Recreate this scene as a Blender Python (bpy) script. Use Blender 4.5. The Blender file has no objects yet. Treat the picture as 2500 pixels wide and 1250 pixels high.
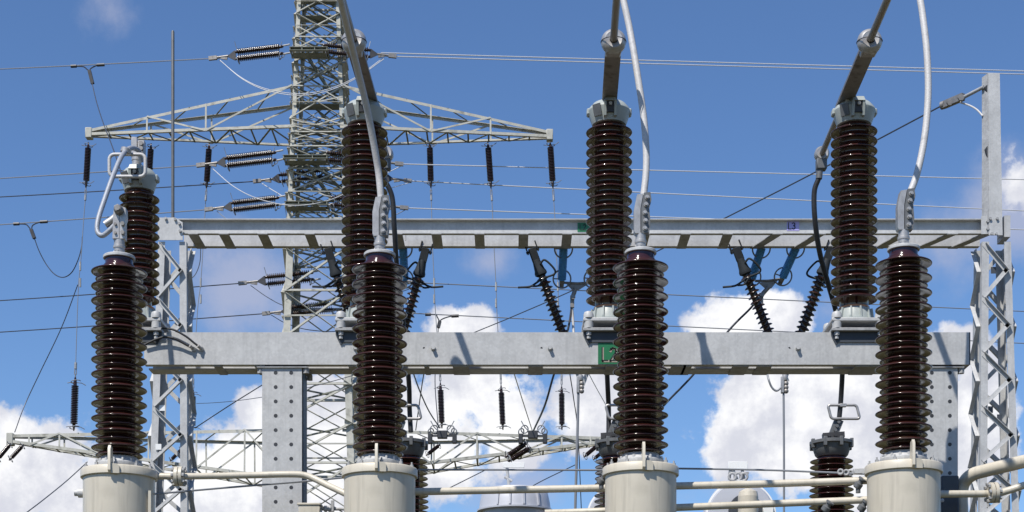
import bpy, math, random
from mathutils import Vector as V, Matrix, Quaternion
random.seed(7)
R = math.radians
scene = bpy.context.scene
col = scene.collection
F = 4000.0; HZ = 1866.0; CX = 1250.0; CZ = 1.7       # focal length and horizon in photo pixels, eye height in metres
def P(px, py, D): return V(((px-CX)/F*D, D, CZ+(HZ-py)/F*D))
def S(px, D): return px*D/F

# ------------------------------------------------------------------ materials
MATS = {}
def mat(name, base, rough=0.5, metal=0.0, var=0.0, scale=8.0, bump=0.0, spangle=0.0, dirt=None, coat=0.0, spec=0.5, stretch=(1,1,1), streak=0.0):
    m = bpy.data.materials.new(name); m.use_nodes = True
    nt = m.node_tree; b = nt.nodes['Principled BSDF']
    b.inputs['Base Color'].default_value = (*base, 1); b.inputs['Roughness'].default_value = rough
    b.inputs['Metallic'].default_value = metal; b.inputs['Specular IOR Level'].default_value = spec
    b.inputs['Coat Weight'].default_value = coat; b.inputs['Coat Roughness'].default_value = 0.04
    if var or spangle or dirt or bump:
        tc = nt.nodes.new('ShaderNodeTexCoord'); mp = nt.nodes.new('ShaderNodeMapping')
        mp.inputs['Scale'].default_value = stretch
        nt.links.new(tc.outputs['Object'], mp.inputs['Vector'])
        nz = nt.nodes.new('ShaderNodeTexNoise'); nz.inputs['Scale'].default_value = scale; nz.inputs['Detail'].default_value = 8
        nz.inputs['Roughness'].default_value = 0.6
        nt.links.new(mp.outputs['Vector'], nz.inputs['Vector'])
        rmp = nt.nodes.new('ShaderNodeMapRange'); rmp.inputs[1].default_value = 0.3; rmp.inputs[2].default_value = 0.7
        rmp.inputs[3].default_value = 1-var; rmp.inputs[4].default_value = 1+var
        nt.links.new(nz.outputs['Fac'], rmp.inputs[0])
        fac = rmp.outputs[0]
        if spangle:
            vo = nt.nodes.new('ShaderNodeTexVoronoi'); vo.inputs['Scale'].default_value = 45
            nt.links.new(tc.outputs['Object'], vo.inputs['Vector'])
            sx = nt.nodes.new('ShaderNodeSeparateColor'); nt.links.new(vo.outputs['Color'], sx.inputs[0])
            r2 = nt.nodes.new('ShaderNodeMapRange'); r2.inputs[3].default_value = 1-spangle; r2.inputs[4].default_value = 1+spangle
            nt.links.new(sx.outputs[0], r2.inputs[0])
            mu = nt.nodes.new('ShaderNodeMath'); mu.operation = 'MULTIPLY'
            nt.links.new(fac, mu.inputs[0]); nt.links.new(r2.outputs[0], mu.inputs[1]); fac = mu.outputs[0]
        if streak:
            ns = nt.nodes.new('ShaderNodeTexNoise'); ns.inputs['Scale'].default_value = 1.0; ns.inputs['Detail'].default_value = 6
            ms = nt.nodes.new('ShaderNodeMapping'); ms.inputs['Scale'].default_value = (22, 22, 1.6)
            nt.links.new(tc.outputs['Object'], ms.inputs['Vector']); nt.links.new(ms.outputs['Vector'], ns.inputs['Vector'])
            r3 = nt.nodes.new('ShaderNodeMapRange'); r3.inputs[1].default_value = 0.52; r3.inputs[2].default_value = 0.75
            r3.inputs[3].default_value = 1; r3.inputs[4].default_value = 1-streak
            nt.links.new(ns.outputs['Fac'], r3.inputs[0])
            mu = nt.nodes.new('ShaderNodeMath'); mu.operation = 'MULTIPLY'
            nt.links.new(fac, mu.inputs[0]); nt.links.new(r3.outputs[0], mu.inputs[1]); fac = mu.outputs[0]
        vm = nt.nodes.new('ShaderNodeVectorMath'); vm.operation = 'SCALE'; vm.inputs[0].default_value = base
        nt.links.new(fac, vm.inputs['Scale'])
        out = vm.outputs[0]
        if dirt:
            n2 = nt.nodes.new('ShaderNodeTexNoise'); n2.inputs['Scale'].default_value = dirt[1]; n2.inputs['Detail'].default_value = 10
            nt.links.new(tc.outputs['Object'], n2.inputs['Vector'])
            rr = nt.nodes.new('ShaderNodeMapRange'); rr.inputs[1].default_value = dirt[2]; rr.inputs[2].default_value = dirt[2]+0.15
            rr.inputs[4].default_value = dirt[3]
            nt.links.new(n2.outputs['Fac'], rr.inputs[0])
            mx = nt.nodes.new('ShaderNodeMix'); mx.data_type = 'RGBA'
            nt.links.new(rr.outputs[0], mx.inputs[0]); nt.links.new(out, mx.inputs[6]); mx.inputs[7].default_value = (*dirt[0], 1)
            out = mx.outputs[2]
        nt.links.new(out, b.inputs['Base Color'])
        if bump:
            bp = nt.nodes.new('ShaderNodeBump'); bp.inputs['Strength'].default_value = bump; bp.inputs['Distance'].default_value = 0.01
            nt.links.new(nz.outputs['Fac'], bp.inputs['Height']); nt.links.new(bp.outputs['Normal'], b.inputs['Normal'])
    MATS[name] = m
    return m
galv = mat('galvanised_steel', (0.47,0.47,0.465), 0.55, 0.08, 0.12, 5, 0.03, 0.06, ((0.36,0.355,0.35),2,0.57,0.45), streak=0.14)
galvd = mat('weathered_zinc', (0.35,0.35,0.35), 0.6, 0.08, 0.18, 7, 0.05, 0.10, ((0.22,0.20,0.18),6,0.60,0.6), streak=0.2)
porc = mat('brown_porcelain', (0.040,0.0125,0.0095), 0.15, 0, 0.4, 3, 0.0, coat=0.35, dirt=((0.075,0.055,0.038),4,0.54,0.55))
porcd = mat('dull_brown_porcelain', (0.030,0.014,0.009), 0.22, 0, 0.3, 4, 0.0, coat=0.15, dirt=((0.04,0.03,0.02),6,0.6,0.4))
neckm = mat('glazed_brown_neck', (0.036,0.011,0.011), 0.12, 0, 0.2, 6, coat=0.4)
beige = mat('beige_paint', (0.555,0.505,0.41), 0.42, 0, 0.06, 2.5, 0.02, coat=0.08, dirt=((0.36,0.325,0.25),2.6,0.57,0.45), streak=0.22)
casting = mat('grey_green_cast_paint', (0.36,0.39,0.37), 0.42, 0, 0.12, 6, 0.05, dirt=((0.18,0.19,0.18),8,0.62,0.6))
castdk = mat('dark_grey_casting', (0.12,0.125,0.13), 0.5, 0.1, 0.2, 8, 0.1)
alu = mat('aluminium', (0.42,0.405,0.39), 0.42, 0.5, 0.18, 14, 0.12, dirt=((0.2,0.19,0.18),10,0.6,0.5))
alud = mat('weathered_aluminium', (0.26,0.245,0.23), 0.5, 0.5, 0.25, 10, 0.1, dirt=((0.10,0.085,0.07),9,0.56,0.7))
tubem = mat('oxidised_tube', (0.30,0.265,0.235), 0.48, 0.35, 0.2, 6, 0.06, stretch=(1,0.25,1))
white_cable = mat('bright_stranded_cable', (0.50,0.49,0.485), 0.5, 0.0, 0.10, 60, 0.25, dirt=((0.36,0.35,0.34),12,0.58,0.6))
grey_cable = mat('dull_grey_cable', (0.30,0.32,0.36), 0.55, 0.2, 0.12, 60, 0.25)
dark_cable = mat('black_cable', (0.022,0.022,0.024), 0.5, 0, 0.25, 30, 0.1)
wirem = mat('bright_line_wire', (0.62,0.62,0.63), 0.45, 0.0)
wired = mat('dark_line_wire', (0.05,0.055,0.07), 0.5, 0.2, 0.1, 5)
wireg = mat('grey_line_wire', (0.22,0.23,0.25), 0.5, 0.1)
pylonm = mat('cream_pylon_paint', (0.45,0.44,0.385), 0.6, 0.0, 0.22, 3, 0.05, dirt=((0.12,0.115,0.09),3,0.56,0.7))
pylon_shade = mat('shaded_pylon_paint', (0.19,0.20,0.165), 0.6, 0.05, 0.25, 3, 0.05, dirt=((0.06,0.06,0.05),4,0.56,0.7))  # darker copy of the pylon paint, shade on inner members put into the colour
steeldk = mat('dark_steel', (0.055,0.055,0.058), 0.5, 0.4, 0.2, 8)
hardware = mat('dark_slate_hardware', (0.026,0.031,0.037), 0.7, 0, 0.2, 9, spec=0.25)
blue = mat('blue_polymer', (0.10,0.31,0.56), 0.3, 0, 0.1, 20, 0.0)
cement = mat('orange_cement_ring', (0.42,0.20,0.10), 0.7, 0, 0.2, 15, 0.1)
signg = mat('green_sign_paint', (0.018,0.16,0.065), 0.4, 0, 0.06, 5)
signl = mat('lilac_sign_paint', (0.42,0.38,0.72), 0.4, 0, 0.05, 5)
signk = mat('black_lettering', (0.012,0.014,0.014), 0.5)
whitep = mat('white_enamel', (0.80,0.80,0.78), 0.35, 0, 0.04, 5)
silver = mat('silver_grey_paint', (0.50,0.51,0.55), 0.42, 0.15, 0.06, 2, 0.02)
slate = mat('slate_paint_and_shade', (0.050,0.058,0.070), 0.55, 0.0, 0.12, 5)  # slate paint, also the painted shade on clamp bars, column sides and drum end
concrete = mat('concrete', (0.32,0.31,0.29), 0.85, 0, 0.2, 5, 0.3)

# ------------------------------------------------------------------ mesh building
class MB:
    def __init__(s): s.v = []; s.f = []; s.p = []
    def add(s, vs, fs):
        o = len(s.v); f0 = len(s.f); s.v += [V(p) for p in vs]; s.f += [[i+o for i in f] for f in fs]; s.p.append((o, len(s.v), f0, len(s.f))); return s
    def bar(s, p, q, w, h, up=(0,0,1)):                  # box from p to q, w across, h along up
        p, q = V(p), V(q); a = (q-p).normalized(); u = V(up)
        side = a.cross(u)
        if side.length < 1e-4: side = a.cross(V((1,0,0)))
        side.normalize(); u = side.cross(a).normalized()
        c = [(-w/2,-h/2),(w/2,-h/2),(w/2,h/2),(-w/2,h/2)]
        vs = [p+side*x+u*y for x,y in c] + [q+side*x+u*y for x,y in c]
        return s.add(vs, [(3,2,1,0),(4,5,6,7),(0,1,5,4),(1,2,6,5),(2,3,7,6),(3,0,4,7)])
    def box(s, x0,x1,y0,y1,z0,z1, b=0.0):
        if b <= 0: return s.bar(((x0+x1)/2,(y0+y1)/2,z0), ((x0+x1)/2,(y0+y1)/2,z1), 0+abs(y1-y0) if False else abs(x1-x0), abs(y1-y0), (0,1,0))
        # chamfered box
        xs=(x0,x1); ys=(y0,y1); zs=(z0,z1); vs=[]; idx={}
        for i in (0,1):
            for j in (0,1):
                for k in (0,1):
                    sx=b if i==0 else -b; sy=b if j==0 else -b; sz=b if k==0 else -b
                    for ax,pt in enumerate(((xs[i],ys[j]+sy,zs[k]+sz),(xs[i]+sx,ys[j],zs[k]+sz),(xs[i]+sx,ys[j]+sy,zs[k]))):
                        idx[(i,j,k,ax)] = len(vs); vs.append(pt)
        fs=[]
        for i in (0,1): fs.append([idx[(i,j,k,0)] for j,k in ((0,0),(1,0),(1,1),(0,1))])
        for j in (0,1): fs.append([idx[(i,j,k,1)] for i,k in ((0,0),(1,0),(1,1),(0,1))])
        for k in (0,1): fs.append([idx[(i,j,k,2)] for i,j in ((0,0),(1,0),(1,1),(0,1))])
        for i in (0,1):
            for j in (0,1): fs.append([idx[(i,j,0,0)],idx[(i,j,0,1)],idx[(i,j,1,1)],idx[(i,j,1,0)]])
        for i in (0,1):
            for k in (0,1): fs.append([idx[(i,0,k,0)],idx[(i,0,k,2)],idx[(i,1,k,2)],idx[(i,1,k,0)]])
        for j in (0,1):
            for k in (0,1): fs.append([idx[(0,j,k,1)],idx[(0,j,k,2)],idx[(1,j,k,2)],idx[(1,j,k,1)]])
        for i in (0,1):
            for j in (0,1):
                for k in (0,1): fs.append([idx[(i,j,k,a)] for a in (0,1,2)])
        return s.add(vs, fs)
    def angle(s, p, q, leg, t, d1, d2):                   # L profile, corner on the line p-q, flanges towards d1 and d2
        p, q, d1, d2 = V(p), V(q), V(d1).normalized(), V(d2).normalized()
        c = [V((0,0,0)), d1*leg, d1*leg+d2*t, d1*t+d2*t, d1*t+d2*leg, d2*leg]
        vs = [p+x for x in c]+[q+x for x in c]
        fs = [(0,1,2,3),(0,3,4,5),(9,8,7,6),(11,10,9,6)]+[(i,(i+1)%6,(i+1)%6+6,i+6) for i in range(6)]
        return s.add(vs, fs)
    def lathe(s, prof, o=(0,0,0), axis=(0,0,1), seg=40, cap=True, a0=0.0):
        o, ax = V(o), V(axis).normalized(); q = V((0,0,1)).rotation_difference(ax)
        vs = []; fs = []
        for r, z in prof:
            for i in range(seg):
                a = 2*math.pi*i/seg+a0
                vs.append(o+q@V((r*math.cos(a), r*math.sin(a), z)))
        n = len(prof)
        for j in range(n-1):
            for i in range(seg):
                k = (i+1)%seg
                fs.append((j*seg+i, j*seg+k, (j+1)*seg+k, (j+1)*seg+i))
        if cap: fs.append(tuple(range(seg-1,-1,-1))); fs.append(tuple((n-1)*seg+i for i in range(seg)))
        return s.add(vs, fs)
    def cyl(s, p, q, r, seg=16, r2=None):
        p, q = V(p), V(q); L = (q-p).length
        return s.lathe([(r,0),(r if r2 is None else r2,L)], p, q-p, seg)
    def bolt(s, p, d, r, h):
        return s.cyl(p, V(p)+V(d).normalized()*h, r, 6)
    def tube(s, pts, r, seg=12, closed=False):
        pts = [V(p) for p in pts]; n = len(pts); vs = []; fs = []
        t0 = (pts[1]-pts[0]).normalized()
        u = t0.orthogonal().normalized(); prev = t0
        for i, p in enumerate(pts):
            if closed: t = (pts[(i+1)%n]-pts[i-1]).normalized()
            else: t = (pts[min(i+1,n-1)]-pts[max(i-1,0)]).normalized()
            u = prev.rotation_difference(t)@u; u = (u-t*u.dot(t)).normalized(); prev = t
            w = t.cross(u)
            rr = r[i] if isinstance(r, (list,tuple)) else r
            for k in range(seg):
                a = 2*math.pi*k/seg
                vs.append(p+(u*math.cos(a)+w*math.sin(a))*rr)
        m = n if closed else n-1
        for i in range(m):
            for k in range(seg):
                j = (i+1)%n; l = (k+1)%seg
                fs.append((i*seg+k, i*seg+l, j*seg+l, j*seg+k))
        if not closed: fs.append(tuple(range(seg-1,-1,-1))); fs.append(tuple((n-1)*seg+k for k in range(seg)))
        return s.add(vs, fs)
    def ring(s, c, R_, r, axis=(0,1,0), seg=28, a0=0, a1=2*math.pi, sx=1.0):
        q = V((0,0,1)).rotation_difference(V(axis).normalized()); full = a1-a0 > 6.28
        n = seg if full else seg+1
        pts = [V(c)+q@V((R_*sx*math.cos(a0+(a1-a0)*i/seg), R_*math.sin(a0+(a1-a0)*i/seg), 0)) for i in range(n)]
        return s.tube(pts, r, 8, full)
    def prism(s, outline, d):                             # planar outline (list of points), extruded by vector d
        n = len(outline); o = [V(p) for p in outline]; d = V(d)
        return s.add(o+[p+d for p in o], [tuple(range(n-1,-1,-1)), tuple(range(n,2*n))]+[(i,(i+1)%n,(i+1)%n+n,i+n) for i in range(n)])
    def build(s, name, m, parent=None, origin=None, ang=40):
        wl = V(WL[parent]) if parent is not None else V(origin if origin is not None else (0,0,0))
        me = bpy.data.meshes.new(name); me.from_pydata([p-wl for p in s.v], [], s.f); me.update()
        import bmesh
        bm = bmesh.new(); bm.from_mesh(me); bmesh.ops.recalc_face_normals(bm, faces=bm.faces); bm.to_mesh(me); bm.free()
        me.polygons.foreach_set('use_smooth', [True]*len(me.polygons)); me.set_sharp_from_angle(angle=R(ang))
        me.materials.append(m)
        o = bpy.data.objects.new(name, me); col.objects.link(o)
        if parent is not None: o.parent = parent; WL[o] = wl
        else: o.location = wl; WL[o] = wl
        return o
WL = {}
def build_parts(mb, name, m, parent, ang=40):               # one object for each group of touching pieces
    bb = []
    for a, c, f0, f1 in mb.p:
        vs = mb.v[a:c]; bb.append(([min(v[i] for v in vs)-0.004 for i in range(3)], [max(v[i] for v in vs)+0.004 for i in range(3)]))
    n = len(bb); par = list(range(n))
    def find(i):
        while par[i] != i: i = par[i]
        return i
    for i in range(n):
        for j in range(i):
            if all(bb[i][0][k] <= bb[j][1][k] and bb[j][0][k] <= bb[i][1][k] for k in range(3)): par[find(i)] = find(j)
    res = []
    for r_ in sorted(set(find(i) for i in range(n))):
        q = MB()
        for i in range(n):
            if find(i) == r_:
                a, c, f0, f1 = mb.p[i]; q.add(mb.v[a:c], [[k-a for k in f] for f in mb.f[f0:f1]])
        res.append(q.build(name, m, parent, None, ang))
    return res
def tag(o, label, cat, group=None, kind=None):
    if label: o['label'] = label
    if cat: o['category'] = cat
    if group: o['group'] = group
    if kind: o['kind'] = kind
    return o
def thing(name, label, cat, loc=(0,0,0), group=None):
    o = bpy.data.objects.new(name, None); o.empty_display_size = 0.1; col.objects.link(o); o.location = loc; WL[o] = V(loc)
    return tag(o, label, cat, group)
def copy_tree(o, parent=None):
    c = o.copy(); col.objects.link(c); WL[c] = V(WL[o])
    if parent is not None: c.parent = parent
    for ch in list(o.children): copy_tree(ch, c)
    return c
def spline(pts, n=10):                                    # Catmull-Rom through the points
    pts = [V(p) for p in pts]; out = []
    for i in range(len(pts)-1):
        p0 = pts[max(i-1,0)]; p1 = pts[i]; p2 = pts[i+1]; p3 = pts[min(i+2,len(pts)-1)]
        if i == 0: p0 = p1*2-p2
        if i+2 > len(pts)-1: p3 = p2*2-p1
        for k in range(n):
            t = k/n
            out.append(0.5*((2*p1)+(-p0+p2)*t+(2*p0-5*p1+4*p2-p3)*t*t+(-p0+3*p1-3*p2+p3)*t**3))
    out.append(pts[-1]); return out
def wire(name, pts, r, m, label, cat='wire', group=None, seg=6, n=12):
    ps = spline(pts, n) if len(pts) > 2 else [V(p) for p in pts]
    return tag(MB().tube(ps, r, seg).build(name, m, None, ps[0]), label, cat, group)
def sagwire(name, a, b, sag, r, m, label, cat='line wire', group=None):
    a, b = V(a), V(b)
    ps = [a.lerp(b, t/24)-V((0,0,4*sag*(t/24)*(1-t/24))) for t in range(25)]
    return tag(MB().tube(ps, r, 6).build(name, m, None, ps[0]), label, cat, group)
def shed_profile(zs, rc, ztop, zbot, t, h1, h2):           # zs: (z of lip, radius) from the top down
    pr = [(rc*0.98, ztop)]
    for z, r in zs:
        d = r-rc
        pr += [(rc, z+h1+t*1.6), (rc+0.06*d, z+h1+t*0.2), (rc+0.35*d, z+h1*0.62+t), (rc+0.75*d, z+h1*0.2+t), (r-t*0.9, z+t*0.85), (r-t*0.25, z+t*0.45), (r, z-t*0.1),
               (r-t*0.3, z-t*0.7), (r-t*1.0, z-t), (r-t*2.4, z-t*0.7), (rc+0.5*d, z-t*0.2+h2*0.45), (rc+0.12*d, z+h2*0.85-t*0.4), (rc, z+h2-t*1.6)]
    pr.append((rc*0.98, zbot)); return pr

# ------------------------------------------------------------------ camera, light, sky
cam = bpy.data.cameras.new('camera'); co = bpy.data.objects.new('camera', cam); col.objects.link(co)
co.location = (0,0,CZ); co.rotation_euler = (R(90),0,0)
cam.sensor_width = 36; cam.lens = 36*F/2500; cam.shift_y = (HZ-625)/2500; cam.clip_end = 5000
scene.camera = co
SUN_EL, SUN_AZ = 55, 34                                    # azimuth: degrees to the left of straight behind the camera
sp = V((-math.sin(R(SUN_AZ))*math.cos(R(SUN_EL)), -math.cos(R(SUN_AZ))*math.cos(R(SUN_EL)), math.sin(R(SUN_EL))))
sl = bpy.data.lights.new('sun', 'SUN'); sl.energy = 5.0; sl.angle = R(0.5); sl.color = (1,0.955,0.885)
so = bpy.data.objects.new('sun', sl); col.objects.link(so); so.location = sp*40; so.rotation_euler = sp.to_track_quat('Z','Y').to_euler()
scene.view_settings.view_transform = 'Standard'; scene.view_settings.look = 'None'; scene.view_settings.gamma = 1
scene.view_settings.exposure = 0.13
w = bpy.data.worlds.new('World'); scene.world = w; w.use_nodes = True
nt = w.node_tree; nt.nodes.clear()
N = lambda t: nt.nodes.new(t)
def M(op, a, b=None, c=None, clamp=False):
    n = N('ShaderNodeMath'); n.operation = op; n.use_clamp = clamp
    for i, x in enumerate((a,b,c)):
        if x is None: continue
        if isinstance(x, (int,float)): n.inputs[i].default_value = x
        else: nt.links.new(x, n.inputs[i])
    return n.outputs[0]
out = N('ShaderNodeOutputWorld'); bg = N('ShaderNodeBackground'); STR = 0.097
bg.inputs['Strength'].default_value = STR
nt.links.new(bg.outputs[0], out.inputs[0])
sky = N('ShaderNodeTexSky'); sky.sky_type = 'NISHITA'; sky.sun_disc = False
sky.sun_elevation = R(SUN_EL); sky.sun_rotation = R(180+SUN_AZ); sky.altitude = 300; sky.air_density = 1.0; sky.dust_density = 0.15; sky.ozone_density = 3.0
hs = N('ShaderNodeHueSaturation'); hs.inputs['Saturation'].default_value = 1.0; hs.inputs['Value'].default_value = 1.0
tint = N('ShaderNodeVectorMath'); tint.operation = 'MULTIPLY'; tint.inputs[1].default_value = (0.83,1.015,1.25)   # white balance of the photograph
nt.links.new(sky.outputs[0], tint.inputs[0]); nt.links.new(tint.outputs[0], hs.inputs['Color'])
tc = N('ShaderNodeTexCoord'); sep = N('ShaderNodeSeparateXYZ'); nt.links.new(tc.outputs['Generated'], sep.inputs[0])
az = M('ARCTAN2', sep.outputs[0], sep.outputs[1]); el = M('ARCSINE', sep.outputs[2])
def noise(scale, detail, rough, off=(0,0,0), stretch=(1,1,1)):
    mp = N('ShaderNodeMapping'); mp.inputs['Location'].default_value = off; mp.inputs['Scale'].default_value = stretch
    nt.links.new(tc.outputs['Generated'], mp.inputs['Vector'])
    n = N('ShaderNodeTexNoise'); n.inputs['Scale'].default_value = scale; n.inputs['Detail'].default_value = detail; n.inputs['Roughness'].default_value = rough
    nt.links.new(mp.outputs['Vector'], n.inputs['Vector']); return n.outputs['Fac']
def blobs(lst):
    acc = None
    for px, py, rx, ry, wt in lst:
        d = V(((px-CX)/F, 1, (HZ-py)/F)); a = math.atan2(d.x, d.y); e = math.asin(d.normalized().z)
        A = M('DIVIDE', M('SUBTRACT', az, a), rx/F); E = M('DIVIDE', M('SUBTRACT', el, e), ry/F)
        dd = M('SQRT', M('ADD', M('MULTIPLY', A, A), M('MULTIPLY', E, E)))
        v = M('MULTIPLY', M('SUBTRACT', 1.0, dd), wt)
        acc = v if acc is None else M('SMOOTH_MAX', acc, v, 0.12)
    return acc
def ramp(x, a, b):
    n = N('ShaderNodeMapRange'); n.interpolation_type = 'SMOOTHSTEP'; nt.links.new(x, n.inputs[0])
    n.inputs[1].default_value = a; n.inputs[2].default_value = b; return n.outputs[0]
nA = noise(26, 14, 0.61); nB = noise(9, 8, 0.55, (3.1,1.7,0.4)); nA2 = noise(26, 14, 0.61, (0.010,0.004,-0.016))
white = [(20,1140,230,170,1),(330,1230,330,150,1),(560,1180,200,150,0.9),(640,1010,90,90,0.7),(1135,800,120,75,0.95),(930,1040,330,180,1.1),(1180,960,160,130,0.8),
         (1090,1120,150,110,0.8),(1470,1000,150,130,0.8),(1830,800,190,120,1.05),(1960,1040,290,190,1.15),(2230,900,180,120,0.8),(2390,1010,110,170,0.9),(860,1180,200,150,0.9),(1230,1050,120,120,0.7),(1060,1010,200,160,0.8),(620,1130,160,150,0.8),(2490,440,70,80,0.25),(2200,1180,240,130,0.9),(780,1200,260,140,0.8)]
grey = [(610,680,200,150,0.75),(740,760,170,110,0.7),(2470,500,170,150,0.9),(2330,570,190,110,0.6),(270,30,80,80,0.40),(1190,640,90,60,0.42),(1260,1190,200,90,0.6),(1560,1200,220,80,0.5),(2300,640,120,80,0.35),(2050,760,140,80,0.4)]
wm = M('ADD', blobs(white), M('ADD', M('MULTIPLY', M('SUBTRACT', nA, 0.5), 1.5), M('MULTIPLY', M('SUBTRACT', nB, 0.5), 0.7)))
gm = M('ADD', blobs(grey), M('ADD', M('MULTIPLY', M('SUBTRACT', nA, 0.5), 1.1), M('MULTIPLY', M('SUBTRACT', nB, 0.5), 0.8)))
wmask = ramp(wm, 0.10, 0.30); gmask = M('MULTIPLY', ramp(gm, 0.0, 0.7), 0.75)
back = M('MULTIPLY', ramp(M('MULTIPLY', sep.outputs[1], -1), 0.0, 0.4), M('MULTIPLY', ramp(nB, 0.60, 0.72), 0.6))
shade = ramp(M('ADD', M('MULTIPLY', M('SUBTRACT', nA2, nA), 2.6), M('ADD', M('MULTIPLY', wm, 0.55), M('MULTIPLY', M('SUBTRACT', nB, 0.5), -1.4))), -0.15, 0.75)
def colmix(f, a, b):
    m = N('ShaderNodeMix'); m.data_type = 'RGBA'
    for i, x in ((0,f),(6,a),(7,b)):
        if isinstance(x, tuple): m.inputs[i].default_value = (*x,1)
        elif isinstance(x, float): m.inputs[i].default_value = x
        else: nt.links.new(x, m.inputs[i])
    return m.outputs[2]
k = 1/STR
cloudc = colmix(shade, (0.64*k,0.655*k,0.73*k), (0.97*k,0.97*k,0.98*k))
c1 = colmix(gmask, hs.outputs[0], (0.43*k,0.46*k,0.60*k))
c2 = colmix(wmask, c1, cloudc)
c3 = colmix(back, c2, (0.75*k,0.76*k,0.80*k))
nt.links.new(c3, bg.inputs['Color'])

# ------------------------------------------------------------------ ground
gmt = mat('grass_and_gravel', (0.062,0.050,0.010), 0.9, 0, 0.35, 1.2, 0.3, dirt=((0.055,0.048,0.022),0.35,0.55,0.7))
g = MB(); g.add([(-900,-900,0),(900,-900,0),(900,1600,0),(-900,1600,0)], [(0,1,2,3)])
tag(g.build('ground', gmt), None, None, None, 'structure')

# ------------------------------------------------------------------ front row: instrument transformers
ZC = 4.39
def make_transformer(loc, label):
    x, y, _ = loc
    t = thing('instrument_transformer', label, 'transformer', loc, 'front row of brown instrument transformers')
    A = lambda z: V((x,y,z))
    b = MB()
    for sx in (-1,1):
        for sy in (-1,1): b.angle((x+sx*0.30,y+sy*0.30,0.02),(x+sx*0.27,y+sy*0.27,2.6),0.09,0.01,(-sx,0,0),(0,-sy,0))
    for k in range(4):
        z0 = 0.2+k*0.6
        for s_ in (-1,1):
            b.bar((x-0.29,y+s_*0.29,z0),(x+0.29,y+s_*0.29,z0+0.55),0.05,0.008,(0,1,0)); b.bar((x+s_*0.29,y-0.29,z0),(x+s_*0.29,y+0.29,z0+0.55),0.05,0.008,(1,0,0))
    b.box(x-0.33,x+0.33,y-0.33,y+0.33,2.6,2.63); b.build('support_frame', galv, t)
    b = MB(); b.lathe([(0.05,2.63),(0.30,2.63),(0.318,2.65),(0.323,2.68),(0.323,ZC-0.075)], A(0), seg=72)
    b.build('tank', beige, t)
    b = MB(); b.lathe([(0.318,ZC-0.080),(0.341,ZC-0.080),(0.345,ZC-0.076),(0.345,ZC-0.012),(0.338,ZC-0.003),(0.325,ZC+0.002),(0.12,ZC+0.02)], A(0), seg=72)
    cap = b.build('tank_cover', beige, t)
    # lifting lug on the front of the cover, bolts round the rim
    lg = MB()
    yf = y-0.349
    lg.prism([(x-0.012,yf,ZC-0.085),(x-0.012,yf-0.035,ZC-0.06),(x-0.012,yf-0.03,ZC+0.13),(x-0.012,yf-0.005,ZC+0.165),(x-0.012,yf+0.05,ZC+0.15),(x-0.012,yf+0.08,ZC+0.02),(x-0.012,yf+0.005,ZC-0.0)], (0.024,0,0))
    lg.prism([(x+0.012,yf-0.012,ZC-0.085),(x+0.085,yf-0.002,ZC-0.085),(x+0.085,yf-0.002,ZC-0.02),(x+0.06,yf-0.01,ZC+0.0),(x+0.012,yf-0.014,ZC+0.0)], (0,0.013,0))
    lg.build('lifting_lug', beige, cap)
    bo = MB()
    for i in range(10):
        a = 2*math.pi*i/10+0.45; px_, py_ = x+0.30*math.cos(a), y+0.30*math.sin(a)
        bo.cyl((px_,py_,ZC-0.002),(px_,py_,ZC+0.05),0.008,8); bo.cyl((px_,py_,ZC+0.004),(px_,py_,ZC+0.028),0.017,6)
    build_parts(bo, 'bolt', galvd, cap)
    b = MB(); b.lathe([(0.205,ZC+0.01),(0.212,ZC+0.02),(0.212,ZC+0.055),(0.195,ZC+0.065),(0.165,ZC+0.115),(0.15,ZC+0.12)], A(0), seg=56)
    for i in range(16):
        a = 2*math.pi*i/16; px_, py_ = x+0.195*math.cos(a), y+0.195*math.sin(a)
        b.cyl((px_,py_,ZC+0.055),(px_,py_,ZC+0.088),0.012,6)
    b.build('clamping_ring', galv, t)
    zs = []
    for i in range(13): zs += [(6.198-0.1340*i, 0.252), (6.198-0.1340*i-0.067, 0.214)]
    b = MB(); b.lathe(shed_profile(zs, 0.142, 6.262, ZC+0.06, 0.0085, 0.036, 0.014), A(0), seg=72)
    b.build('porcelain_sheds', porc, t, ang=60)
    b = MB(); b.lathe([(0.130,6.25),(0.132,6.262),(0.126,6.27),(0.126,6.325)], A(0), seg=56); b.build('porcelain_neck', neckm, t)
    b = MB(); b.lathe([(0.10,6.322),(0.140,6.322),(0.144,6.326),(0.144,6.346),(0.138,6.352),(0.06,6.358)], A(0), seg=56); b.build('top_flange', galv, t)
    b = MB(); b.lathe([(0.052,6.35),(0.052,6.36),(0.046,6.365),(0.046,6.42),(0.054,6.425),(0.054,6.445),(0.047,6.45),(0.047,6.505),(0.03,6.51)], A(0), seg=32)
    for i in range(8):
        a = 2*math.pi*i/8; b.cyl((x+0.044*math.cos(a),y+0.044*math.sin(a),6.395),(x+0.049*math.cos(a),y+0.049*math.sin(a),6.395),0.007,8)
    b.build('terminal_stem', alu, t)
    return t
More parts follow.
